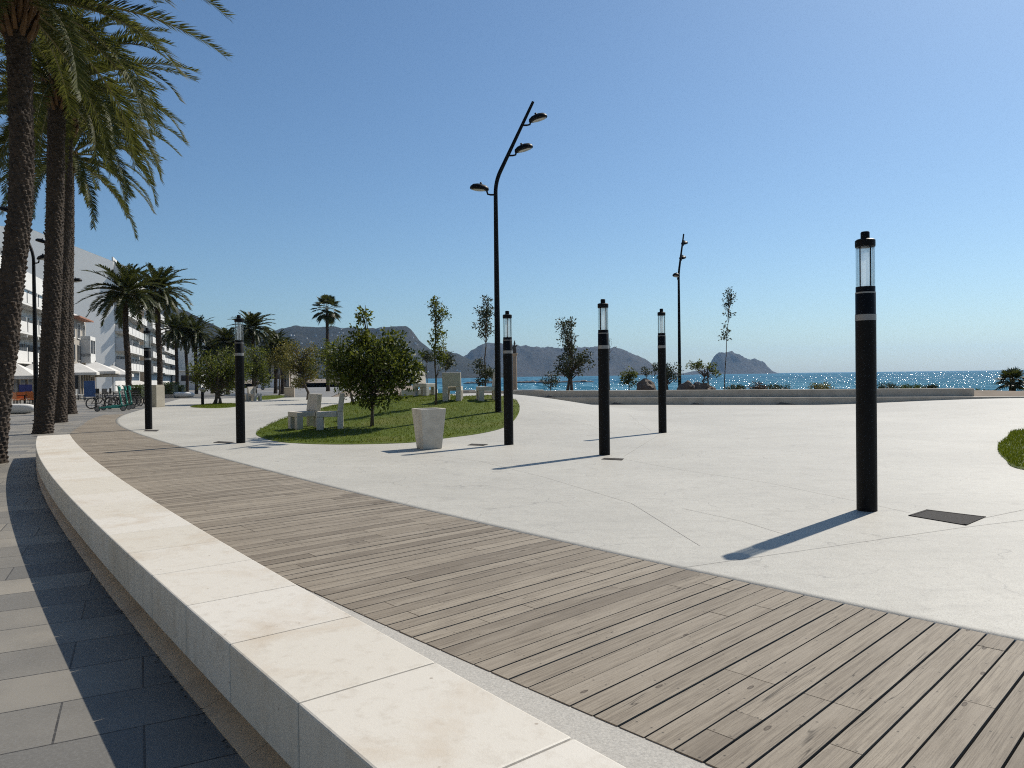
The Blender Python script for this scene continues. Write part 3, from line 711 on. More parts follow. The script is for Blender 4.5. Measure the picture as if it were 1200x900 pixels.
CH = [((355, 503), -50, 'nearest white concrete chair, front left on the mound lawn'),
      ((385, 503.5), -78, 'white concrete chair right behind the nearest one, beside the big dark tree'),
      ((499, 464.5), 55, 'white concrete chair just right of the big dark tree, facing right'),
      ((531, 470), 178, 'white concrete chair with its back turned, behind the thin tree'),
      ((570, 470), -78, 'white concrete chair facing left, beside the tall lamp post'),
      ((291, 470), -45, 'far white concrete chair behind the column by the bushy tree'),
      ((299, 470), 60, 'far white concrete chair on the path edge, right one of the far pair')]
ch0 = make_chair()
for k, (pp, rz, lb) in enumerate(CH):
    o = ch0 if k == 0 else copy_tree(ch0); p = stand(*pp); o.location = (p.x, p.y, p.z+(0.0 if k < 5 else 0)); o.rotation_euler.z = R(rz); o['label'] = lb; o.scale = (1.1,)*3
# ------------------------------------------------------------ seat wall
def wallpts(x0, x1, off):
    n = 40; return [Vector((x, Yw(x)+off, 0)) for x in np.linspace(x0, x1, n)]
def wall_loft(x0, x1, o0, o1, z0, z1):
    A, B = wallpts(x0, x1, o0), wallpts(x0, x1, o1); mb = MB(); n = len(A); vs_ = []; fs = []
    for a, b in zip(A, B): vs_ += [(a.x, a.y, z0), (b.x, b.y, z0), (b.x, b.y, z1), (a.x, a.y, z1)]
    for i in range(n-1):
        for k in range(4): j = (k+1) % 4; fs.append((i*4+k, i*4+j, i*4+4+j, i*4+4+k))
    fs += [(0, 3, 2, 1), ((n-1)*4, (n-1)*4+1, (n-1)*4+2, (n-1)*4+3)]
    mb.add(vs_, fs); return mb
t = thing('seat_wall', 'long low two step concrete seat wall along the seaward side of the plaza', 'wall', (0, 0, 0))
wall_loft(-2.5, 25.5, 0.0, 0.55, -0.1, 0.385).build('lower_step', 'wallc', t, bevel=0.015)
wall_loft(-2.5, 21.6, 0.553, 1.05, -0.1, 0.76).build('upper_step', 'wallc', t, bevel=0.015)
def lowwall(x0, x1, D, hgt, label):
    a, b = deep(x0, D), deep(x1, D); mb = MB(); mb.prism([(0, -0.1), (0.5, -0.1), (0.5, hgt), (0, hgt)], (a.x, a.y, min(a.z, b.z)), (b.x, b.y, min(a.z, b.z)), (0, 1, 0))
    return tag(mb.build('low_wall', 'conc', bevel=0.02), label, 'wall', 'pale low walls beyond the lawn')
lowwall(602, 637, 52, 0.62, 'pale low wall block behind the column at the right end of the mound lawn')
lowwall(538, 557, 50, 0.62, 'short pale low wall between two white chairs')
lowwall(470, 512, 49, 0.75, 'pale low wall behind the white chair beside the big dark tree')
# ------------------------------------------------------------ plants
def leafquad(mb, p, d, nrm, L, W):
    s = d.cross(nrm).normalized()
    mb.add([tuple(p), tuple(p+d*L*0.45+s*W*0.5+nrm*W*0.12), tuple(p+d*L), tuple(p+d*L*0.45-s*W*0.5+nrm*W*0.12)], [(0, 1, 2, 3)])
def rvec(rg):
    while True:
        v = Vector((rg.uniform(-1, 1), rg.uniform(-1, 1), rg.uniform(-1, 1)))
        if 0.05 < v.length < 1: return v.normalized()
def leafclump(mb, c, r, n, L, rg, aspect=0.45):
    for _ in range(n):
        v = rvec(rg); k = r*rg.random()**0.5; p = c+Vector((v.x, v.y, v.z*0.85))*k
        d = (v*0.9+rvec(rg)*0.8+Vector((0, 0, 0.1))).normalized(); nr = (rvec(rg)+Vector((0, 0, 0.7))).normalized()
        if abs(nr.dot(d)) > 0.95: continue
        leafquad(mb, p, d, nr, L*rg.uniform(.6, 1.3), L*aspect)
def tree_px(label, cat, base, D, ells, leaf=0.09, per=60, cr=0.3, tr=0.05, mat='leaf', name='tree', seed=1, group=None, fork=0.4, ntr=1, aspect=0.5, flat=1.0, bare=0):
    """base: ground point; ells: (px x, px y, px rx, px ry, clumps) seen at depth D"""
    rg = random.Random(seed); B = Vector(base); t = thing(name, label, cat, B, 0, group); k = D/FPX
    tk = MB(); cr_ = MB()
    E = []
    for (x, y, rx, ry, n) in ells:
        c = at(x, y, D)-B; E.append((c, rx*k, ry*k, n))
    cx = sum((e[0]*e[3] for e in E), Vector())/sum(e[3] for e in E)
    top = max(e[0].z+e[2]*0.8 for e in E); low = min(e[0].z-e[2] for e in E)
    fz = max(0.15, low*0.75+0.1*top) if fork is None else fork*top
    main = []
    topc = max(E, key=lambda e: e[0].z+e[2])[0]
    stems = []
    for s in range(ntr):
        off = Vector((rg.uniform(-1, 1), rg.uniform(-1, 1), 0))*(0.0 if ntr == 1 else tr*3)
        endp = Vector((topc.x, topc.y, top)) if ntr == 1 else Vector((cx.x+rg.uniform(-.6, .6)*E[0][1], cx.y+rg.uniform(-.5, .5)*E[0][1], top*0.8))
        pts = []; 
        for i in range(9):
            u = i/8; q = off*(1-u)+Vector((endp.x*u**1.4, endp.y*u**1.4, endp.z*u)); q += Vector((rg.gauss(0, 1), rg.gauss(0, 1), 0))*tr*0.5*(0 if i == 0 else 1); pts.append(q)
        tk.tube(pts, [tr*(1.25 if i == 0 else 1)*(1-0.85*i/8) for i in range(9)], 7); stems.append(pts)
    for (c, rx, rz, n) in E:
        for _ in range(n):
            v = rvec(rg)*(rg.random()**0.42); p = c+Vector((v.x*rx, v.y*rx*flat, v.z*rz))
            st_ = rg.choice(stems); zt = max(fz*0.7, min(p.z-0.25*(p.z-fz)-0.15*rx, top*0.9)); f_ = max(0, min(7.99, zt/top*8)); i = int(f_); a = st_[i].lerp(st_[i+1], f_-i)
            if p.z < a.z+0.02: a = st_[max(1, int(f_)-1)]
            mid = a.lerp(p, 0.5)+Vector((rg.gauss(0, .05), rg.gauss(0, .05), 0.0))*rx+Vector((0, 0, -0.06*rx))
            r0 = tr*0.38
            tk.tube([a, mid, p], [r0, r0*0.6, r0*0.22], 5, False)
            if rg.random() >= bare: leafclump(cr_, p, cr*rg.uniform(.7, 1.25), int(per*rg.uniform(.6, 1.3)), leaf, rg, aspect)
    tk.build('trunk', 'bark', t, smooth=True)
    me = bpy.data.meshes.new('crown'); me.from_pydata(cr_.v, [], cr_.f); me.materials.append(M[mat]); o = bpy.data.objects.new('crown', me); C.objects.link(o); o.parent = t
    return t
b = stand(436, 501); D = b.y
tree_px('biggest round dark green tree on the mound lawn, with a tall top shoot', 'tree', b, D,
        [(438, 430, 47, 33, 92), (424, 398, 13, 14, 13), (428, 367, 6, 12, 4), (471, 436, 22, 28, 40), (460, 402, 16, 14, 12), (406, 426, 20, 28, 24), (436, 464, 26, 10, 14)], 0.125, 46, 0.25, 0.05, 'leaf', seed=4, fork=0.2)
b = stand(414, 472); tree_px('dark leaning tree behind the biggest round tree on the lawn', 'tree', b, b.y,
        [(392, 426, 26, 26, 52), (404, 450, 18, 16, 18), (378, 408, 10, 10, 8)], 0.13, 56, 0.34, 0.09, 'leaf', seed=5, fork=0.25)
b = stand(361, 468.5); tree_px('yellowish green round tree on the path left of the lawn', 'tree', b, b.y,
        [(352, 432, 24, 22, 58), (364, 424, 12, 24, 18), (345, 408, 9, 10, 6), (338, 428, 10, 14, 10)], 0.15, 58, 0.4, 0.11, 'yleaf', seed=6, fork=0.3)
b = stand(255, 473.5); tree_px('bushy many stemmed tree on the oval grass patch behind the left columns', 'tree', b, b.y,
        [(258, 434, 30, 25, 80), (242, 444, 15, 15, 18), (278, 438, 14, 22, 24)], 0.16, 58, 0.45, 0.10, 'leaf', seed=7, fork=0.16, ntr=3)
b = deep(299, 64); tree_px('leafy green tree right behind the second column from the left', 'tree', b, 64, [(300, 424, 13, 22, 40), (306, 440, 12, 12, 14), (292, 440, 10, 12, 10)], 0.2, 48, 0.5, 0.09, 'leaf', seed=27, fork=0.3)
b = deep(327, 70); tree_px('tree with yellowing leaves before the tan columned building', 'tree', b, 70, [(326, 422, 13, 14, 30), (332, 410, 9, 9, 10)], 0.2, 44, 0.5, 0.08, 'yleaf', seed=28, fork=0.5)
b = stand(511, 475.5); tree_px('thin young tree with sparse upright top on the lawn', 'tree', b, b.y,
        [(514, 400, 9, 18, 20), (515, 372, 11, 14, 9), (509, 354, 7, 8, 5), (520, 362, 9, 10, 4), (516, 420, 8, 10, 9)], 0.10, 34, 0.17, 0.04, 'leaf', seed=8, fork=0.45)
b = deep(568, 46); tree_px('slender sparse tree left of the tall lamp post, dark bush at its foot', 'tree', b, 46,
        [(568, 372, 10, 22, 15), (571, 358, 8, 10, 5), (565, 388, 10, 10, 7), (565, 437, 14, 15, 26)], 0.17, 40, 0.30, 0.06, 'dleaf', seed=9, fork=0.25)
b = deep(669, 43.5); tree_px('tufted tree with a bare neck behind the seat wall', 'tree', b, 43.5,
        [(664, 386, 11, 13, 15), (663, 404, 9, 6, 6), (668, 425, 16, 17, 30), (684, 422, 9, 12, 10)], 0.16, 46, 0.30, 0.10, 'dleaf', seed=10, fork=0.12, ntr=2)
b = deep(645, 45); tree_px('small rounded bush left of the tufted tree behind the wall', 'bush', b, 45, [(646, 446, 10, 9, 14)], 0.13, 40, 0.25, 0.04, 'dleaf', name='bush', seed=11)
b = deep(714, 44); tree_px('almost bare thin sapling behind the middle light column', 'tree', b, 44, [(714, 415, 3, 22, 6), (716, 402, 5, 8, 4)], 0.08, 7, 0.15, 0.03, 'dleaf', seed=12, bare=0.5)
b = deep(737, 44); tree_px('small round headed tree left of the brown boulder behind the wall', 'tree', b, 44, [(737, 440, 10, 7, 18), (736, 446, 9, 6, 8)], 0.13, 40, 0.22, 0.04, 'leaf', seed=13)
b = deep(785, 46); tree_px('dark spreading shrub right of the slim column behind the wall', 'tree', b, 46, [(783, 438, 14, 12, 26), (772, 433, 9, 8, 10)], 0.14, 40, 0.28, 0.08, 'dleaf', seed=14, ntr=3, fork=0.2)
b = deep(826, 44); tree_px('crooked little tree with bare forked limbs and leaf tufts behind the wall', 'tree', b, 44, [(812, 430, 6, 5, 4), (822, 427, 6, 6, 5), (833, 432, 6, 7, 5), (840, 437, 4, 5, 3)], 0.15, 34, 0.22, 0.08, 'leaf', seed=15, ntr=2, fork=0.2)
b = deep(849, 44); tree_px('tall thin sapling with sparse leaves before the sea island', 'tree', b, 44, [(853, 362, 6, 24, 16), (849, 392, 6, 10, 9), (856, 345, 5, 10, 4)], 0.15, 18, 0.22, 0.035, 'dleaf', seed=16, fork=0.45)
b = deep(501, 60); 
for (x, D, ex, ey, rx, ry, lb, sd_) in ((521, 52, 524, 423, 9, 9, 'little round headed tree behind the thin young tree', 17), (501, 56, 499, 418, 8, 6, 'little tufted tree far behind the lawn chairs', 18), (492, 60, 493, 434, 5, 4, 'low round shrub tree beside the big dark tree', 19)):
    tree_px(lb, 'tree', deep(x, D), D, [(ex, ey, rx, ry, 16)], 0.17, 40, 0.3, 0.05, 'dleaf', seed=sd_, fork=0.6)
def bush(x, D, rx, ry, label, mat='dleaf', seed=1, cy=None, name='bush', grp='low bushes beyond the seat wall'):
    b = deep(x, D, 0.0); y = cy
    return tree_px(label, 'bush', b, D, [(x, y, rx, ry, 20)], 0.10, 45, 0.22, 0.03, mat, name=name, seed=seed, group=grp, fork=0.2, ntr=3)
for k, (x, cy_, rx, ry, mt, lb) in enumerate(((962, 454, 13, 4, 'yleaf', 'olive bush behind the wall, left of the largest column'), (1041, 455, 11, 4, 'dleaf', 'dark low bush just right of the largest column'), (1066, 455, 14, 4, 'hedge', 'wide green bush behind the wall, right of the dark low bush'),
        (1092, 456, 9, 3.5, 'dleaf', 'small dark bush nearest the right end of the upper wall step'), (912, 456, 14, 3, 'dleaf', 'flat dark bush behind the wall, right of the reddish one'), (1146, 462, 12, 6, 'hedge', 'shrub growing between wall end and small fan palm'),
        (863, 456, 14, 3.5, 'dleaf', 'flat bush at the foot of the tall thin sapling'), (888, 455, 9, 5, 'redplant', 'reddish dark bush right of the tall thin sapling'))):
    bush(x, 39.5, rx, ry, lb, mt, 30+k, cy_)
def rock(name, label, loc, dims, seed, mat='rock', grp=None, parent=None):
    bm = bmesh.new(); bmesh.ops.create_icosphere(bm, subdivisions=3, radius=1); o_ = Vector((seed*3.1, seed*1.7, 0))
    for v in bm.verts:
        n_ = v.co.normalized(); k = 1+0.35*noise.noise(n_*1.4+o_)+0.16*noise.noise(n_*3.7+o_); v.co = Vector((n_.x*dims[0]*k, n_.y*dims[1]*k, max(-0.35, n_.z)*dims[2]*k))
    me = bpy.data.meshes.new(name); bm.to_mesh(me); bm.free(); me.materials.append(M[mat]); o = bpy.data.objects.new(name, me); C.objects.link(o); o.location = loc
    if label: tag(o, label, 'rock', grp)
    if parent: o.parent = parent
    return o
D = 43
p = deep(757, D); rock('boulder', 'brown upright boulder behind the wall with a dark bush on top', p+Vector((0, 0, .2)), (0.55, 0.5, 0.62), 2)
tree_px('dark little bush sprouting above the brown boulder', 'bush', p+Vector((0.1, .3, 0)), D, [(757, 436, 7, 4, 8)], 0.10, 40, 0.18, 0.03, 'dleaf', name='bush', seed=50)
for k, (x, w_, h_, lb) in enumerate(((806, .55, .55, 'leftmost rock of the rubble heap right of the slim lamp post'), (820, .6, .6, 'biggest rock of the rubble heap, under the crooked little tree'), (832, .4, .35, 'right end rock of the rubble heap under the crooked little tree'), (1165, .5, .3, 'flat reddish rock beside the small fan palm'))):
    p = deep(x, 42 if k < 3 else 39); rock('boulder', lb, p+Vector((0, 0, .1)), (w_, .5, h_), 5+k, grp='brown rocks beyond the wall')
# ------------------------------------------------------------ palms
def frond(mb, rmb, az, el, L, bend, rg, nl=55, ll=0.42, lw=0.03, vang=38, droop=0.25, o=Vector((0, 0, 0))):
    N = 16; p = o.copy(); e = el; pts = [p.copy()]; az_ = az; tw = rg.uniform(-.25, .25)
    for i in range(N):
        e -= bend/N*(0.5+1.0*i/N); az_ += tw/N
        d = Vector((math.cos(az_)*math.cos(e), math.sin(az_)*math.cos(e), math.sin(e))); p = p+d*(L/N); pts.append(p.copy())
    if rmb is not None: rmb.tube(pts[:14], [0.035*L/4*(1-0.9*i/N) for i in range(14)], 4, False)
    for k in range(nl):
        t = 0.1+0.9*k/(nl-1); f_ = t*N; i = min(int(f_), N-1); q = pts[i].lerp(pts[i+1], f_-i)
        tg = (pts[i+1]-pts[i]).normalized(); sd_ = tg.cross(Vector((0, 0, 1)))
        if sd_.length < 0.05: sd_ = Vector((-math.sin(az), math.cos(az), 0))
        sd_.normalize(); up = sd_.cross(tg).normalized()
        env = min(1, 0.35+t*3)*(1-0.42*max(0, t-0.6)*2.5)
        for s in (-1, 1):
            v = R(vang*(0.3+0.7*rg.random())); fw = R(36+14*t+rg.uniform(-9, 9))
            d = (sd_*s*math.cos(v)+up*math.sin(v))*math.cos(fw)+tg*math.sin(fw)
            l_ = ll*env*rg.uniform(.8, 1.15); nr = d.cross(tg).normalized() if d.cross(tg).length > .01 else up
            wv = tg*lw*0.5; a = q; b_ = q+d*l_*0.5+Vector((0, 0, -droop*l_*0.10)); c = q+d*l_*0.95+Vector((0, 0, -droop*l_*0.45))
            mb.add([tuple(a-wv*0.6), tuple(a+wv*0.6), tuple(b_+wv), tuple(b_-wv), tuple(c)], [(0, 1, 2, 3), (3, 2, 4)])
def palm_trunk(pts, r0, r1, rows_per_m=10, n=52, seed=0, depth=0.058):
    pts = [Vector(p) for p in pts]; L = sum((b-a).length for a, b in zip(pts[:-1], pts[1:]))
    # resample by Catmull
    S = []
    for i in range(len(pts)-1):
        p0, p1, p2, p3 = pts[max(i-1, 0)], pts[i], pts[i+1], pts[min(i+2, len(pts)-1)]
        for k in range(20):
            t = k/20; S.append(0.5*((2*p1)+(p2-p0)*t+(2*p0-5*p1+4*p2-p3)*t*t+(3*p1-p0-3*p2+p3)*t**3))
    S.append(pts[-1]); cum = [0]
    for a, b in zip(S[:-1], S[1:]): cum.append(cum[-1]+(b-a).length)
    L = cum[-1]; nr = int(L*rows_per_m*4); mb = MB(); rg = random.Random(seed); vs_ = []; fs = []; j = 0; nc = max(5, n//4); n = nc*4; jit = {}
    for i in range(nr+1):
        d = L*i/nr
        while j < len(S)-2 and cum[j+1] < d: j += 1
        c = S[j].lerp(S[j+1], (d-cum[j])/max(1e-6, cum[j+1]-cum[j])); u = d/L
        rad = r0+(r1-r0)*u; rad *= 1+0.14*math.exp(-d*3.5); b_ = d*rows_per_m
        for k in range(n):
            a_ = (k/4.0+b_*0.37) % nc; col = int(a_); v_ = b_+0.5*(col % 2)+0.13*math.sin(col*2.1); row = int(v_); fr = v_-row; ua = abs((a_-col)-0.375)*2
            key = (row, col)
            if key not in jit: jit[key] = rg.uniform(.45, 1.15)
            lump = jit[key]*(0.15+0.85*fr)*(1-0.75*ua)
            rr = rad+depth*(lump-0.45)+rg.uniform(-.006, .006); q = 2*math.pi*k/n
            vs_.append((c.x+rr*math.cos(q), c.y+rr*math.sin(q), c.z))
    for i in range(nr):
        for k in range(n): k2 = (k+1) % n; fs.append((i*n+k, i*n+k2, (i+1)*n+k2, (i+1)*n+k))
    mb.add(vs_, fs); return mb
def date_palm(label, loc, trunk, r0, r1, L, nf, seed, nl=135, ll=0.48, lw=0.032, emin=-28, bend=(50, 85), group=None, mat='palm', extra=(), stub=True):
    rg = random.Random(seed); t = thing('date_palm', label, 'palm tree', loc, 0, group)
    palm_trunk(trunk, r0, r1, seed=seed).build('trunk', 'palmbark', t)
    top = Vector(trunk[-1]); cr_ = MB(); rm = MB(); ga = 2.39996
    for k in range(nf):
        u = (k+0.5)/nf; e = 84-(84-emin)*u**0.8
        o = top+Vector((math.cos(k*ga)*r1*.7, math.sin(k*ga)*r1*.7, 0.25*(1-u)))
        frond(cr_, rm, k*ga+rg.uniform(-.2, .2), R(e+rg.uniform(-7, 7)), L*rg.uniform(.85, 1.1)*(0.8 if u < .12 else 1), R(rg.uniform(*bend))*(0.75+0.25*u), rg, nl, ll, lw, o=o)
    for (az, el, L_, bd) in extra: frond(cr_, rm, az, el, L_, bd, rg, nl, ll, lw, o=top)
    me = bpy.data.meshes.new('crown'); me.from_pydata(cr_.v, [], cr_.f); me.materials.append(M[mat]); o = bpy.data.objects.new('crown', me); C.objects.link(o); o.parent = t
    rm.build('frond_stalks', 'rachis', t, smooth=True)
    if stub:
        sb = MB()
        for k in range(46):
            a = k*ga; z = -0.75+0.85*k/46; d = Vector((math.cos(a), math.sin(a), 0)); p0 = top+d*r1*0.85+Vector((0, 0, z)); p1 = p0+d*0.2+Vector((0, 0, 0.42))
            sb.tube([p0, p0.lerp(p1, .5)+d*0.03, p1], [0.06, 0.045, 0.028], 5)
        sb.build('frond_stubs', 'palmstub', t)
    return t
def trunk_from(px, D, base):      # (x, y) pixels at depth D relative to base
    return [at(x, y, D)-base if i else Vector((0, 0, 0)) for i, (x, y) in enumerate(px)]
PG = 'tall date palms beside the bench'
b = gz(-8, 543, 0); date_palm('nearest tall date palm at the left edge with a leaning rough trunk', b, trunk_from([(-8, 543), (0, 460), (8, 400), (13, 337), (25, 225), (24, 110), (19, 4)], b.y, b), 0.215, 0.215, 3.6, 50, 21, group=PG, lw=0.036,
     extra=[(R(-12), R(38), 3.75, R(92)), (R(-34), R(28), 3.7, R(85)), (R(6), R(52), 3.75, R(100))])
b = gz(50, 508, 0); date_palm('date palm whose stout trunk stands just past the far end of the bench', b, trunk_from([(50, 508), (57, 430), (62, 330), (65, 220), (66, 150), (67, 104)], b.y, b), 0.265, 0.24, 4.05, 52, 22, group=PG, lw=0.04,
     extra=[(R(-5), R(34), 4.35, R(95)), (R(15), R(14), 4.2, R(80)), (R(-25), R(4), 4.0, R(70)), (R(-14), R(50), 4.2, R(95))])
b = gz(70, 495, 0); date_palm('date palm half hidden behind the stout trunk past the bench end', b, trunk_from([(70, 495), (71, 430), (73, 330), (76, 250), (77, 180), (78, 140)], b.y, b), 0.255, 0.235, 4.2, 36, 23, group=PG, lw=0.045)
b = gz(82, 485, 0); date_palm('farthest of the four big date palms in a row, lowest crown', b, trunk_from([(82, 485), (79, 430), (79, 330), (80, 270), (80, 220), (80, 185)], b.y, b), 0.30, 0.26, 4.5, 40, 24, group=PG, lw=0.05)
MG = 'date palms along the promenade before the white flats'
MID = [(148, 345, 47, 'date palm before the blank grey gable, left of the promenade pair', 2.45), (185, 342, 51, 'date palm right beside the one before the grey gable', 2.25), (206, 388, 82, 'left palm of the small group of three before the flats', 2.35), (218, 386, 88, 'middle palm of the small group of three before the flats', 2.35),
       (229, 392, 84, 'right palm of the small group of three before the flats', 2.35), (296, 386, 72, 'broad date palm behind the column beside the bushy tree', 2.1), (266, 402, 80, 'low date palm behind the bushy tree', 2.2), (248, 412, 85, 'small palm left behind the bushy tree', 2.1), (322, 405, 80, 'half hidden palm above the tan columned building', 2.1), (330, 412, 76, 'low palm right of the tan columned building top', 1.9)]
for k, (x, y, D, lb, L) in enumerate(MID):
    p = at(x, y, D); b = Vector((p.x, p.y, T(p.x, p.y))); h = p.z-b.z
    tr = [(0, 0, 0), (0.05, 0, h*0.35), (-0.08+0.05*(k % 3), 0, h*0.7), (0, 0, h)]
    date_palm(lb, b, tr, 0.19, 0.16, L*1.03, 58, 40+k, nl=44, ll=0.46, lw=0.085, emin=-35, group=MG, mat='palmfar', stub=False, bend=(40, 80))
def fan_leaf(mb, o, d, r, rg, n=16, lw=0.06):
    sd_ = d.cross(Vector((0, 0, 1)))
    if sd_.length < .05: sd_ = Vector((1, 0, 0))
    sd_.normalize(); up = sd_.cross(d).normalized(); up = (up+rvec(rg)*0.3).normalized(); sd_ = d.cross(up).normalized()
    for k in range(n):
        q = R(-105+210*k/(n-1)); v = d*math.cos(q)+sd_*math.sin(q); l_ = r*(0.75+0.25*math.cos(q))*rg.uniform(.9, 1.1)
        w_ = (d*-math.sin(q)+sd_*math.cos(q))*lw*0.5; a = o+v*l_*0.55-up*0.02; tip = o+v*l_+Vector((0, 0, -0.22*l_))
        mb.add([tuple(o), tuple(a-w_), tuple(tip), tuple(a+w_)], [(0, 1, 2, 3)])
def fan_palm(label, b, h, r0, r1, npet, pl_, fr, seed, lw=0.07, emin=-40, group=None):
    rg = random.Random(seed); t = thing('fan_palm', label, 'palm tree', b, 0, group); palm_trunk([(0, 0, 0), (0.02, 0, h*.5), (0, 0, h)], r0, r1, 7, 14, seed, 0.02).build('trunk', 'palmbark', t)
    cr_ = MB(); rm = MB(); top = Vector((0, 0, h))
    for k in range(npet):
        u = (k+.5)/npet; e = R(80-(80-emin)*u+rg.uniform(-6, 6)); a = k*2.39996; d = Vector((math.cos(a)*math.cos(e), math.sin(a)*math.cos(e), math.sin(e))); p = top+d*pl_*rg.uniform(.85, 1.1)
        rm.tube([top, p], [0.02, 0.012], 4, False); fan_leaf(cr_, p, (d+Vector((0, 0, -0.25))).normalized(), fr, rg, lw=lw)
    me = bpy.data.meshes.new('crown'); me.from_pydata(cr_.v, [], cr_.f); me.materials.append(M['palmfar']); o = bpy.data.objects.new('crown', me); C.objects.link(o); o.parent = t
    rm.build('frond_stalks', 'rachis', t); return t
p = at(383, 363, 90); b = Vector((p.x, p.y, 0)); fan_palm('tall slim fan palm standing alone against the ridge', b, p.z, 0.24, 0.17, 34, 1.25, 0.95, 60, lw=0.17, emin=-55)
p = at(1186, 449, 39); b = deep(1186, 39); fan_palm('small stout fan palm at the right edge beyond the plaza', b, p.z-b.z, 0.16, 0.15, 30, 0.5, 0.55, 61, lw=0.07, emin=-20)
# ------------------------------------------------------------ hills
HPROF = {}
def hill(name, label, prof, D, depth, mat, seed, nc=240, rough=0.22, fine=0.045):
    m_ = MB(); xs = np.linspace(prof[0][0], prof[-1][0], nc); pa = np.array(prof); nr = 48
    o_ = Vector((seed*11.3, seed*5.1, 0)); P = []
    for x in xs:
        y = float(np.interp(x, pa[:, 0], pa[:, 1])); q = at(x, y, D); P.append(q)
    hm = max(q.z for q in P)+3
    def zf(i, v):
        q = P[i]; zr = q.z+3; a = abs(v); k = (1-a)**1.25*0.55+0.45*(1-sstep(0.0, 1.0, a)); X = q.x; Y = D+v*depth
        nz = noise.fractal(Vector((X, Y, 0))/(hm*1.1)+o_, 1.0, 2.1, 6)
        rg_ = 1-abs(noise.noise(Vector((X/hm*1.9, Y/hm*0.5, 2))+o_))*2
        z = zr*k + (nz*0.75+rg_*0.6)*rough*zr*min(1, 3.2*a)*(1-a)
        z += fine*hm*0.8*noise.fractal(Vector((X, Y, 5))/(hm*.22)+o_, 1.0, 2.0, 4)*min(1, zr/hm*2)*(1-a)
        return Vector((X*(1+v*depth/D*0.0), Y, z-4.5))
    for j in range(nr+1):
        v = -1+2*j/nr
        for i in range(nc): m_.v.append(tuple(zf(i, v)))
    for j in range(nr):
        for i in range(nc-1): m_.f.append((j*nc+i, j*nc+i+1, (j+1)*nc+i+1, (j+1)*nc+i))
    o = struct(m_.build(name, mat, smooth=True), label, 'hill'); HPROF[name] = zf
    return o, zf
hill('hill', 'dark hillside dropping to the right behind the palms and flats', [(-20, 420), (60, 380), (130, 352), (175, 350), (205, 360), (225, 367), (250, 381), (265, 388), (285, 394), (300, 398), (330, 416), (350, 441)], 1800, 420, 'hill1', 1)
hill('hill', 'long flat topped ridge dotted with white houses behind the fan palm', [(270, 430), (290, 400), (310, 391), (322, 387), (330, 384), (345, 382), (400, 383), (440, 384.5), (462, 382.5), (476, 382), (482, 386), (490, 397), (505, 410), (520, 411), (535, 414), (548, 420), (575, 430), (600, 440.5)], 2500, 620, 'hill1', 2, nc=200, fine=0.035)
ridge = HPROF['hill']
hill('headland', 'long rocky headland falling to the sea in the middle distance', [(505, 438), (530, 424), (548, 416), (556, 409), (566, 403), (580, 401), (600, 404), (640, 407), (690, 407.5), (718, 407.5), (728, 409), (740, 415), (752, 422), (764, 430), (775, 435), (792, 438.5), (800, 439)], 3900, 700, 'hill2', 3, nc=280, rough=0.3, fine=0.075)
hill('island', 'steep rocky island standing alone on the sea horizon', [(798, 438.3), (812, 435), (826, 433), (836, 429.5), (839, 414.5), (842, 412), (850, 413), (857, 412), (864, 414.5), (870, 417), (876, 421), (884, 420), (890, 422), (894, 427), (898, 434), (902, 437.2)], 4300, 260, 'hill2', 4, nc=220, fine=0.09)
# houses dotted over the ridge
rh = random.Random(12); hp = None
xs_ = np.linspace(270, 600, 200)
for k in range(95):
    i = rh.choice(range(50, 145)) if k < 72 else rh.choice(range(120, 175)); v = -rh.uniform(0.06, 0.6) if k < 72 else -rh.uniform(.4, .85)
    q = ridge(i, v); s = rh.uniform(0.32, 0.6)
    mk = MB(); mk.box((0, 0, 2), (12, 9, 9)); mk.box((3, -3, 7.5), (6, 5, 3))
    if hp is None:
        hp = thing('hillside_house', 'tiny white house on the slope of the far flat topped ridge', 'house', q, 0, 'white houses scattered over the far ridge')
        hp.scale = (s, s, s)
        mk.build('wall', 'plaster', hp); rf = MB(); rf.box((-3.2, 1, 6.7), (5, 6, 0.5)); rf.build('roof', 'tile', hp)
    else:
        o = copy_tree(hp); o.location = q; o.rotation_euler.z = rh.uniform(-.5, .5); o.scale = (s*rh.uniform(.7, 1.2), s, s*rh.uniform(.7, 1.1))
# breakwater of dark rocks in the sea
t = thing('breakwater', 'low dark rock breakwater lying in the bay before the headland', 'breakwater', (0, 0, 0)); rr = random.Random(4); bw = MB()
for k in range(70):
    x = 545+150*(k+rr.random())/70
    if 578 < x < 592: continue
    p = at(x, 449, 420); p.z = -2.4; o_ = rr.uniform(.9, 2.0); bm = bmesh.new(); bmesh.ops.create_icosphere(bm, subdivisions=1, radius=1); bm.verts.ensure_lookup_table(); bm.faces.ensure_lookup_table()
    bw.add([tuple(p+Vector((v.co.x*o_*1.5, v.co.y*o_*1.5+rr.uniform(-.3, .3), v.co.z*o_*rr.uniform(.4, .8)))) for v in bm.verts], [tuple(v.index for v in f.verts) for f in bm.faces]); bm.free()
bw.build('rock_row', 'greyrock', t)
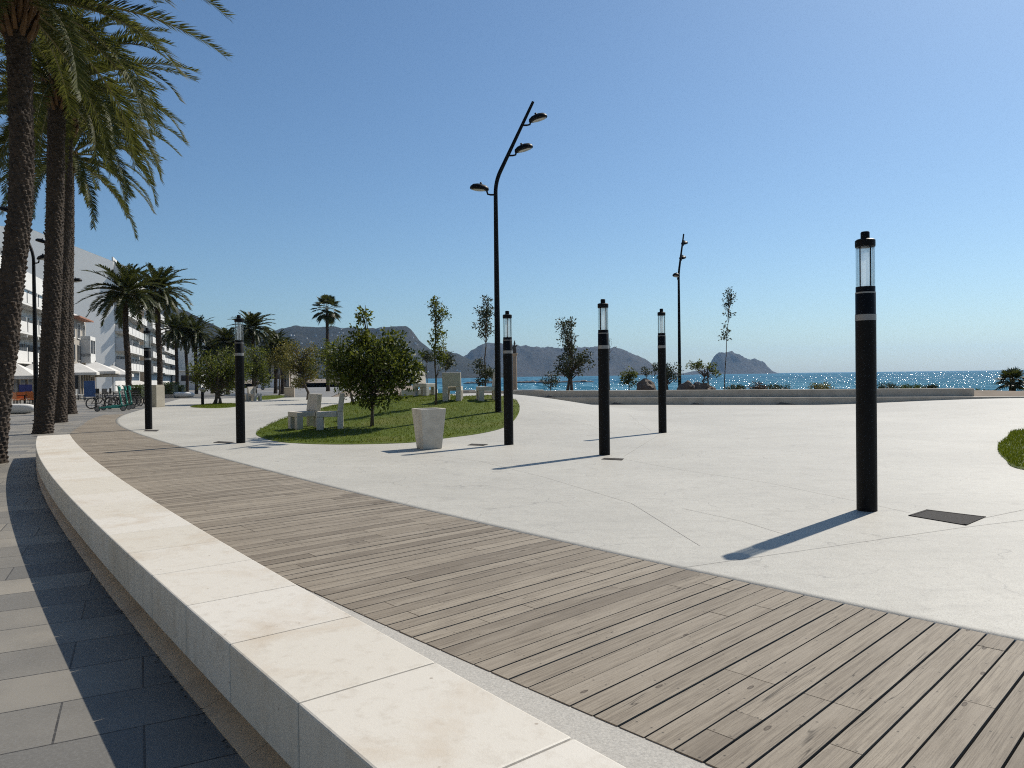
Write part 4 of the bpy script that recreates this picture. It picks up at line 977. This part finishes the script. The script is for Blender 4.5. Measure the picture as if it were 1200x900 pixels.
# ------------------------------------------------------------ buildings
U = Vector((-0.35, 0.937, 0)).normalized(); NS = Vector((U.y, -U.x, 0))
def building(label, A, length, depth, prof, floors, z0, fh, bays, wall='plaster', side='plaster', name='apartment_building', balc=True, win=(0.6, 0.62), roofmat=None, solid=0.35, seed=0, skew=0.0):
    """A: corner nearest the camera on the sea side; the facade runs along U, depth goes to -NS; prof = roof outline [(depth, z)]"""
    rg = random.Random(seed); A = Vector(A); t = thing(name, label, 'building', A, math.atan2(U.y, U.x))
    # local: x along facade, y = +inland (left normal of U)
    w_ = MB(); w_.prism([(0, -0.3)]+prof+[(depth, -0.3)], (0, 0, 0), (length, 0, 0), (0, 1, 0)); w_.v = [(x-skew*max(0, y) if x < 0.01 else x, y, z) for x, y, z in w_.v]; w_.build('wall', wall, t)
    if side != wall:
        g = MB(); g.prism([(0.04, 0)]+[(max(.04, min(a, depth-.04)), z-0.12) for a, z in prof]+[(depth-0.04, 0)], (-0.06, 0, 0), (-0.004, 0, 0), (0, 1, 0)); g.v = [(x-skew*max(0, y), y, z) for x, y, z in g.v]; g.build('gable_wall', side, t)
    H = prof[0][1]; bw_ = length/bays
    for f in range(floors):
        zb = z0+f*fh
        for b_ in range(bays):
            xc = (b_+0.5)*bw_; ww = bw_*win[0]; wh = fh*win[1]
            fr = MB()
            zc = zb+0.25*fh+wh/2 if not balc else zb+wh/2+0.15
            for dx in (-ww/2, 0, ww/2): fr.box((xc+dx, -0.05, zc), (0.1, 0.1, wh))
            fr.box((xc, -0.05, zc+wh/2+0.05), (ww+0.1, 0.1, 0.1)); fr.box((xc, -0.06, zc-wh/2-0.05), (ww+0.2, 0.14, 0.1))
            fo = fr.build('window', 'plaster' if rg.random() < .7 else 'grey', t)
            pn = MB(); pn.box((xc, -0.015, zc), (ww-0.02, 0.05, wh-0.02)); pn.build('pane', 'winglass', fo)
        if balc:
            bl = MB(); bl.box((length/2, -0.72, zb-0.1), (length*0.97, 1.4, 0.2)); 
            for b_ in range(bays):
                xc = (b_+0.5)*bw_; bl.box((xc, -1.38, zb+0.5), (bw_*0.90, 0.1, 1.0))
            for b_ in range(bays+1):
                bl.box((min(max(b_*bw_, .35), length-.35), -0.70, zb+0.9 if rg.random() < solid else zb+0.5), (0.14, 1.34, 2.0 if rg.random() < solid else 1.0))
            bl.build('balcony', 'plaster', t)
    if roofmat:
        rf = MB(); rf.prism([(-0.4, H+.02), (depth/2, H+1.6), (depth+.4, H+.02)], (-0.3, 0, 0), (length+.3, 0, 0), (0, 1, 0)); rf.build('roof', roofmat, t)
    else:
        rf = MB(); rf.box((length/2, 0.12, H+0.35), (length, 0.2, 0.7)); rf.build('parapet', 'plaster', t)
    return t
building('white flats with a blank grey gable wall, tallest on the promenade', (-60.5, 112, 0), 30, 14, [(0, 19.8), (9.0, 22.9), (14, 22.9)], 6, 3.4, 2.9, 7, side='brightplaster', seed=1, win=(0.8, 0.66), skew=0.64)  # skew turns the gable to catch grazing sun and brighten it
building('white block of flats continuing beyond the grey gable block', tuple(Vector((-60.5, 112, 0))+U*33+NS*0.6), 26, 13, [(0, 17), (13, 17.4)], 5, 3.4, 2.9, 6, seed=2, win=(0.72, 0.6), side='tanwall')
building('lower white flats farther along the promenade with stepped balconies', tuple(Vector((-60.5, 112, 0))+U*62+NS*0.2), 40, 13, [(0, 15.6), (13, 15.8)], 5, 3.2, 2.7, 8, seed=3, side='tanwall', win=(0.7, 0.6))
b6 = building('far block with a shaded grey end wall above the bushy tree', (-83.5, 206, 0), 22, 9.5, [(0, 10.4), (4, 12.6), (9.5, 12.8)], 3, 3.2, 2.9, 5, side='brightplaster', seed=4)
building('white terraced building at the far left behind the palms', (-47.6, 68, 0), 17.5, 12, [(0, 12.6), (12, 12.8)], 3, 3.6, 2.9, 4, seed=5, win=(0.86, 0.6), side='brightplaster')
for k in (0, 1):        # row carried on unseen beside the camera, added to bounce sunlight onto the bench
    building('unseen white flats added for bounce light, %s the terraced building at the far left' % ('next to' if k == 0 else 'farthest back along the street from'), tuple(Vector((-47.6, 68, 0))-U*(41+41*k)), 39, 12, [(0, 14.5), (12, 14.7)], 4, 3.4, 2.8, 6, seed=8+k, win=(0.5, 0.6))
b3 = building('grey beige old house with white bay, between white terraces and grey gable', (-53.8, 89.5, 0), 10, 9, [(0, 9.4), (9, 10.8)], 2, 3.6, 2.8, 3, wall='stonehouse', balc=False, side='stonehouse', name='town_house', seed=6, win=(0.5, 0.66))
bay = MB(); bay.box((7.8, -0.6, 7.2), (3.6, 1.2, 0.5)); bay.box((7.8, -0.6, 4.6), (3.6, 1.2, 1.2)); bay.box((6.1, -0.6, 5.9), (0.2, 1.2, 2.2)); bay.box((9.5, -0.6, 5.9), (0.2, 1.2, 2.2)); bay.box((7.8, -1.15, 5.9), (0.15, 0.12, 2.2)); bo = bay.build('bay_window', 'plaster', b3)
bp = MB(); bp.box((7.8, -0.6, 5.9), (3.2, 1.0, 2.2)); bp.build('pane', 'winglass', bo)
rf = MB(); rf.box((4.5, -0.45, 9.55), (9.4, 1.3, 0.18)); rf.build('eaves', 'tile', b3)
# tan columned building
A = at(301, 450, 150); A.z = 0
t = thing('arcade_building', 'tan building with tall square columns behind the yellowish tree', 'building', A)
wl = MB(); wl.box((3.2, 4.2, 2.6), (6.6, 5, 5.2)); wl.build('wall', 'stonehouse', t)
for k in range(5):
    a = MB(); a.box((0.1+k*1.55, 0.4, 2.7), (0.62, 0.6, 5.4)); a.build('column', 'tanwall', t)
a = MB(); a.box((3.2, 0.9, 5.65), (7.2, 2.2, 0.5)); a.build('cornice', 'tanwall', t)
for f in range(2):
    for k in range(4):
        a = MB(); a.box((0.9+k*1.55, 1.66, 1.6+f*2.3), (0.7, 0.08, 1.3)); a.build('window', 'winglass', t)
# ------------------------------------------------------------ café
def parasol(x, y, D, half, label, drop=0.9):
    p = at(x, y, D); t = thing('parasol', label, 'parasol', (p.x, p.y, 0), R(20), 'white café parasols under the buildings')
    zt = p.z; ze = zt-drop; a = MB(); vs_ = [(0, 0, zt)]+[(half*sx, half*sy, ze) for sx, sy in ((-1, -1), (1, -1), (1, 1), (-1, 1))]+[(half*sx, half*sy, ze-0.22) for sx, sy in ((-1, -1), (1, -1), (1, 1), (-1, 1))]
    a.add(vs_, [(0, 1+i, 1+(i+1) % 4) for i in range(4)]+[(1+i, 5+i, 5+(i+1) % 4, 1+(i+1) % 4) for i in range(4)]); cn = a.build('canopy', 'canvas', t)
    a = MB(); a.tube([(0, 0, 0), (0, 0, zt+0.1)], 0.04, 8); a.build('pole', 'grey', t)
    a = MB()
    for sx, sy in ((-1, -1), (1, -1), (1, 1), (-1, 1)): a.tube([(0, 0, zt-0.03), (half*sx*.98, half*sy*.98, ze-0.03)], 0.02, 5)
    a.build('ribs', 'grey', t)
    a = MB(); a.box((0, 0, 0.04), (0.7, 0.7, 0.08)); a.build('base', 'conc', t); return t
parasol(92, 425, 66, 1.7, 'white café parasol just right of the big palm trunks')
parasol(112, 424, 68, 1.9, 'white café parasol above the blue panel, middle of the right row')
parasol(132, 428, 70, 1.6, 'rightmost white parasol of the near row, beside the promenade palm')
parasol(18, 425, 50, 1.4, 'white parasol seen left of the stout palm trunk, higher one')
parasol(38, 426, 52, 1.3, 'white parasol tucked against the stout palm trunk')
parasol(163, 446, 120, 1.8, 'small far parasol under the white flats, left one', 0.7)
parasol(236, 450, 130, 1.8, 'small far parasol under the white flats, right one', 0.7)
def cafe_chair():
    t = thing('cafe_chair', 'x', 'chair', (0, 0, 0), 0, 'orange café chairs on the terrace'); a = MB(); a.box((0, 0, .45), (.5, .5, .05)); a.build('seat', 'orange', t, bevel=.01)
    a = MB(); a.box((0, .24, .72), (.5, .05, .42)); a.build('backrest', 'orange', t, bevel=.01)
    for sx in (-1, 1):
        for sy in (-1, 1): a = MB(); a.tube([(sx*.22, sy*.22, 0), (sx*.2, sy*.2, .43)], .02, 5); a.build('leg', 'black', t)
    return t
c1 = cafe_chair()
for k, (x, D, rz) in enumerate(((22, 47, 150), (25, 49, 40), (38, 48, 200), (42, 50, 120), (18, 51, 90), (33, 52, 20))):
    o = c1 if k == 0 else copy_tree(c1); p = at(x, 470, D); o.location = (p.x, p.y, 0); o.rotation_euler.z = R(rz); o['label'] = 'orange café chair in the shade between the palm trunks'
def table(x, D, label):
    p = at(x, 470, D); t = thing('cafe_table', label, 'table', (p.x, p.y, 0), 0, 'dark café tables on the terrace'); a = MB(); a.box((0, 0, .73), (.8, .8, .04)); a.build('tabletop', 'black', t, bevel=.01)
    a = MB(); a.tube([(0, 0, 0.03), (0, 0, .71)], .035, 8); a.build('leg', 'black', t); a = MB(); a.lathe([(.25, 0), (.25, .025), (.05, .04)], 12); a.build('base', 'black', t)
table(29, 48, 'dark café table between the orange chairs'); table(40, 52, 'dark café table nearest the stout palm trunk, orange chair behind it')
for k, (x, D) in enumerate(((84, 62), (90, 64), (95, 62), (114, 66), (120, 65), (126, 68))):
    p = at(x, 460, D); t = thing('terrace_chair', 'white and black terrace chair under the parasols beside the blue panel', 'chair', (p.x, p.y, 0), k*1.1, 'white terrace chairs under the parasols')
    a = MB(); a.box((0, 0, .45), (.5, .5, .06)); a.build('seat', 'canvas' if k < 4 else 'tyre', t); a = MB(); a.box((0, .24, .7), (.5, .05, .45)); a.build('backrest', 'canvas' if k < 3 else 'tyre', t)
    for sx in (-1, 1):
        for sy in (-1, 1): a = MB(); a.tube([(sx*.22, sy*.22, 0), (sx*.2, sy*.2, .43)], .02, 5); a.build('leg', 'tyre', t)
    if k >= 3: t['label'] = 'dark terrace chair under the parasols right of the blue panel'
    t['label'] = 'pale terrace chair left of the blue panel' if k < 3 else 'dark terrace chair right of the blue panel'
p = at(105, 455, 58); t = thing('menu_panel', 'upright blue panel on feet under the right parasols', 'panel', (p.x, p.y, 0), R(10))
a = MB(); a.box((0, 0, 1.0), (0.8, 0.06, 1.25)); a.build('board', 'bluep', t, bevel=.01); a = MB()
for s in (-1, 1): a.box((s*.33, 0, .19), (.05, .45, .05)); a.tube([(s*.33, 0, .1), (s*.33, 0, .4)], .025, 6); a.tube([(s*.33, -.2, 0), (s*.33, 0, .2)], .02, 5); a.tube([(s*.33, .2, 0), (s*.33, 0, .2)], .02, 5)
a.build('feet', 'black', t)
for k, (x, D, lb) in enumerate(((35, 57, 'navy blue windscreen between the palm trunks'),)):
    p = at(x, 455, D); t = thing('windscreen', lb, 'windscreen', (p.x, p.y, 0), R(5)); a = MB(); a.box((0, 0, .85), (1.6, .05, 1.1)); a.build('cloth', 'navy', t); a = MB()
    for s in (-.8, .8): a.tube([(s, 0, 0), (s, 0, 1.45)], .025, 6)
    a.build('frame', 'black', t)
# shop front under the left buildings (dark openings with awnings)
for (A_, ln_, lb) in (((-46.9, 68.2, 0), 17, 'dark glazed shop front under the white terraced building'), ((-53.1, 89.7, 0), 9.6, 'dark glazed shop front under the old grey beige house')):
    t = thing('shop_front', lb, 'shop front', A_, math.atan2(U.y, U.x)); a = MB(); a.box((ln_/2, 0.0, 1.45), (ln_, .5, 2.9)); a.build('glazing', 'winglass', t)
    for k in range(7): a = MB(); a.box((ln_*k/6, -.3, 1.45), (.18, .12, 2.9)); a.build('pillar', 'tanwall', t)
    a = MB(); a.prism([(-.3, 3.0), (-1.9, 2.55), (-1.9, 2.45), (-.3, 2.9)], (0, 0, 0), (ln_, 0, 0), (0, 1, 0)); a.build('awning', 'canvas', t)
# ------------------------------------------------------------ scooters and bicycles
def wheel(t, c, r, w_=0.05, name='wheel', spokes=False):
    a = MB(); n = 20; rot = Matrix.Rotation(R(90), 3, 'X')
    a.lathe([(r, -w_/2), (r*1.0, w_/2), (r*.82, w_/2), (r*.82, -w_/2), (r, -w_/2)], n, c, rot); a.f = a.f[:-2]; wo = a.build(name, 'tyre', t)
    b_ = MB()
    if spokes:
        for k in range(8): q = k*math.pi/4; b_.tube([c, Vector(c)+Vector((math.cos(q), 0, math.sin(q)))*r*.84], .006, 3)
    else: b_.lathe([(r*.8, -w_/3), (r*.8, w_/3)], 12, c, rot)
    b_.build('rim', 'grey', wo); return wo
def make_scooter():
    t = thing('electric_scooter', 'x', 'scooter', (0, 0, 0), 0, 'teal rental scooters parked by the hedge')
    wheel(t, (0.58, 0, .12), .12, .06); wheel(t, (-.5, 0, .12), .12, .06)
    a = MB(); a.box((0.02, 0, .17), (.85, .2, .06)); a.build('deck', 'teal', t, bevel=.015)
    a = MB(); a.tube([(.4, 0, .19), (.52, 0, .28), (.5, 0, .4)], .045, 8); a.tube([(.54, 0, .2), (.38, 0, 1.15)], .035, 8); a.build('stem', 'teal', t, smooth=True)
    a = MB(); a.tube([(.36, -.27, 1.17), (.38, 0, 1.15), (.36, .27, 1.17)], .02, 6); a.build('handlebar', 'tyre', t)
    a = MB(); a.box((.44, 0, 1.03), (.08, .16, .2), Matrix.Rotation(R(-8), 3, 'Y')); a.build('basket', 'teal', t, bevel=.01)
    a = MB(); a.box((-.5, 0, .27), (.24, .1, .02), Matrix.Rotation(R(14), 3, 'Y')); a.build('fender', 'tyre', t)
    return t
s0 = make_scooter()
for k, ((x, D), rz, lb) in enumerate((((128, 38.6), 12, 'nearest teal scooter, leftmost of the row by the hedge'), ((135, 40.2), 18, 'second teal scooter, leaning just behind the nearest one'), ((141, 41.6), 8, 'third teal scooter, next to the dark bicycles'))):
    o = s0 if k == 0 else copy_tree(s0); p = at(x, 470, D); o.location = (p.x, p.y, 0); o.rotation_euler = (0, 0, R(rz)); o['label'] = lb; o.scale = (1.15,)*3
def make_bike():
    t = thing('bicycle', 'x', 'bicycle', (0, 0, 0), 0, 'dark bicycles parked beside the teal scooters')
    wheel(t, (.52, 0, .33), .33, .035, spokes=True); wheel(t, (-.52, 0, .33), .33, .035, spokes=True)
    a = MB(); r = .02
    for p_, q_ in (((-.52, 0, .33), (-.1, 0, .3)), ((-.52, 0, .33), (-.2, 0, .75)), ((-.1, 0, .3), (-.22, 0, .82)), ((-.2, 0, .73), (.38, 0, .75)), ((-.1, 0, .3), (.4, 0, .68)), ((.36, 0, .85), (.52, 0, .33))): a.tube([p_, q_], r, 6)
    a.build('frame', 'tyre', t)
    a = MB(); a.tube([(.33, -.28, .98), (.36, 0, .93), (.33, .28, .98)], .015, 6); a.tube([(.36, 0, .85), (.36, 0, .94)], .018, 6); a.build('handlebar', 'tyre', t)
    a = MB(); a.box((-.24, 0, .87), (.26, .14, .05)); a.build('saddle', 'tyre', t, bevel=.015); return t
k0 = make_bike()
for k in range(7):
    o = k0 if k == 0 else copy_tree(k0); x = 118+k*8 if k < 2 else 138+(k-2)*6.5; p = at(x, 470, 42.5+k*.5); o.location = (p.x, p.y, 0); o.rotation_euler = (R(4), 0, R(55+13*(k % 3))); 
    o['label'] = ('dark bicycle behind the nearest teal scooter' if k < 2 else 'dark bicycle in the row between scooters and cream pillar')
def hedge(x0, x1, D, h, label, seed, dep=1.2, y0=0.0):
    a, b_ = at(x0, 450, D), at(x1, 450, D); rg = random.Random(seed); t = thing('hedge', label, 'hedge', (a.x, a.y, 0), 0, 'clipped hedges on the promenade'); m_ = MB(); L = b_.x-a.x
    for _ in range(int(L*420)):
        p_ = Vector((rg.uniform(0, L), rg.uniform(0, dep), rg.uniform(.25, h)))
        if rg.random() < .7:
            s = rg.random()
            if s < .45: p_.y = rg.uniform(0, .12)
            else: p_.z = h-rg.uniform(0, .12)
        leafquad(m_, p_, rvec(rg), rvec(rg), .14, .08)
    me = bpy.data.meshes.new('foliage'); me.from_pydata(m_.v, [], m_.f); me.materials.append(M['hedge']); o = bpy.data.objects.new('foliage', me); C.objects.link(o); o.parent = t
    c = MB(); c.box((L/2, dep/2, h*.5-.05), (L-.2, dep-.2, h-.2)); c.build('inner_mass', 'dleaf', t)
    q = MB(); q.box((L/2, dep/2, .16), (L+.1, dep+.1, .32)); q.build('planter', 'stonehouse', t)
hedge(146, 166, 52, 1.25, 'hedge behind the bicycles, left of the cream pillar', 71)
hedge(189, 203, 66, 1.35, 'hedge right of the cream pillar, taller one', 72); hedge(204, 213, 68, 1.1, 'small hedge end left of the white pebble seat', 73)
# cream pillar, pebble seats, small bollard
pp = stand(184, 477); t = thing('cream_pillar', 'cream square pillar block behind the leftmost light column', 'pillar', pp, R(-24)); a = MB(); a.box((0, 0, .62), (.6, .6, 1.24)); a.build('block', 'creamc', t, bevel=.02); a = MB(); a.box((0, 0, 1.27), (.56, .56, .06)); a.build('cap_stone', 'creamc', t, bevel=.01)
def pebble(x, y, lx, ly, lz, label, rz=0, c=None):
    p = c or gz(x, y, 0); m_ = MB(); n, k_ = 24, 14; vs_ = []; fs = []
    for j in range(k_+1):
        ph = -math.pi/2+math.pi*j/k_
        for i in range(n):
            q = 2*math.pi*i/n; e = 0.55; cx = math.copysign(abs(math.cos(q))**.8, math.cos(q)); sx = math.copysign(abs(math.sin(q))**.8, math.sin(q))
            vs_.append((lx/2*cx*math.cos(ph)**e, ly/2*sx*math.cos(ph)**e, lz/2+lz/2*math.copysign(abs(math.sin(ph))**.9, math.sin(ph))))
    for j in range(k_):
        for i in range(n): fs.append((j*n+i, j*n+(i+1) % n, (j+1)*n+(i+1) % n, (j+1)*n+i))
    m_.add(vs_, fs); o = m_.build('pebble_seat', 'plaster', smooth=True, loc=(p.x, p.y, 0.0)); o.rotation_euler.z = rz
    return tag(o, label, 'seat', 'smooth white pebble seats')
pebble(213, 466, 2.3, 1.0, 0.52, 'white oval pebble seat on the promenade between pillar and bushy tree')
pebble(20, 485, 2.0, .55, .5, 'white rounded seat stone between the two nearest palm trunks', c=at(19, 484, 37))
pb_ = stand(237.5, 475); t = thing('bollard_light', 'low black bollard light on the oval grass patch', 'bollard', pb_); a = MB(); a.lathe([(.09, 0), (.09, .8), (.07, .82)], 12); a.build('post', 'black', t); a = MB(); a.lathe([(.07, .8), (.16, .95), (.17, 1.02), (.05, 1.08)], 12); a.build('lamp_head', 'grey', t)
# tan cube planter, white van, monument
pc = deep(339, 62); t = thing('stone_cube', 'tan stone block under the yellowish tree', 'block', (pc.x, pc.y, 0), R(15)); a = MB(); a.box((0, 0, .42), (.8, .8, .84)); a.build('block', 'tanwall', t, bevel=.02); a = MB(); a.box((0, 0, .865), (.86, .86, .05)); a.build('slab', 'conc', t, bevel=.01)
def make_van(label, loc, rz, sc_=1.0):
    t = thing('parked_van', label, 'van', loc, rz); t.scale = (sc_,)*3
    a = MB(); a.prism([(-2.2, .35), (2.2, .35), (2.25, .95), (1.5, 1.15), (.9, 1.85), (-2.1, 1.9), (-2.2, 1.2)], (0, -.85, 0), (0, .85, 0), (1, 0, 0)); a.build('body', 'carwhite', t, bevel=.06)
    a = MB(); a.prism([(1.4, 1.2), (.92, 1.75), (.2, 1.75), (.2, 1.2)], (0, -.87, 0), (0, .87, 0), (1, 0, 0)); a.build('window', 'winglass', t)
    a = MB(); a.box((-2.19, 0, 1.5), (.06, 1.3, .5)); a.build('rear_window', 'winglass', t)
    for s in (-1, 1): a = MB(); a.box((-2.2, s*.72, 1.0), (.06, .16, .4)); a.build('tail_light', 'red', t)
    for x in (-1.4, 1.4):
        for y in (-.8, .8): wheel(t, (x, y, .32), .32, .2)
pv_ = deep(317, 108); make_van('small white van parked before the tan columned building', (pv_.x, pv_.y, 0), R(200), .8)
pv_ = deep(224, 118); t = thing('kiosk', 'white kiosk box at the foot of the group of three palms', 'kiosk', (pv_.x, pv_.y, 0), R(10)); a = MB(); a.box((0, 0, 1.5), (3.6, 2.5, 3.0)); a.build('cabin', 'plaster', t, bevel=.03); a = MB(); a.box((0, 0, 3.08), (4, 2.9, .15)); a.build('roof', 'brightplaster', t); a = MB(); a.box((0, -1.27, 1.9), (2.4, .06, .9)); a.build('hatch', 'winglass', t)
pm = deep(603.5, 62); zt = at(603.5, 415, 62).z-pm.z; ztop = at(603.5, 399, 62).z-pm.z
t = thing('monument', 'sandstone column with a small statue on top, beyond the mound', 'monument', pm)
a = MB(); a.box((0, 0, .3), (.75, .75, .6)); a.build('pedestal', 'monument', t, bevel=.02)
a = MB(); a.lathe([(.2, .6), (.19, 1.2), (.165, zt-.2), (.18, zt-.15), (.24, zt), (.24, zt+.08)], 16); a.build('shaft', 'monument', t, smooth=False)
a = MB(); a.lathe([(.13, zt+.08), (.17, zt+.3), (.13, zt+.5), (.16, zt+.68), (.06, zt+.78), (.09, zt+.88), (.03, ztop)], 12); a.tube([(-.14, 0, zt+.66), (-.2, -.05, zt+.45), (-.1, -.1, zt+.38)], .04, 6); a.tube([(.14, 0, zt+.66), (.22, -.05, zt+.8)], .04, 6); a.build('statue', 'greyrock', t, smooth=True)
# ------------------------------------------------------------ haze
HAZE = 6.0e-5
hz = MB(); hz.box((1500, 4710, 155), (15400, 9800, 327))
ho = hz.build('haze', 'dark'); m, n, l, p = nmat('haze_air'); n.remove(p); pvx = n.new('ShaderNodeVolumePrincipled'); pvx.inputs['Color'].default_value = (0.42, 0.66, 1.0, 1); pvx.inputs['Density'].default_value = HAZE; pvx.inputs['Anisotropy'].default_value = 0.3
l.new(pvx.outputs[0], n['Material Output'].inputs['Volume']); ho.data.materials[0] = m
tag(ho, 'thin blue sea haze over the bay and the far hills', 'haze', kind='stuff')
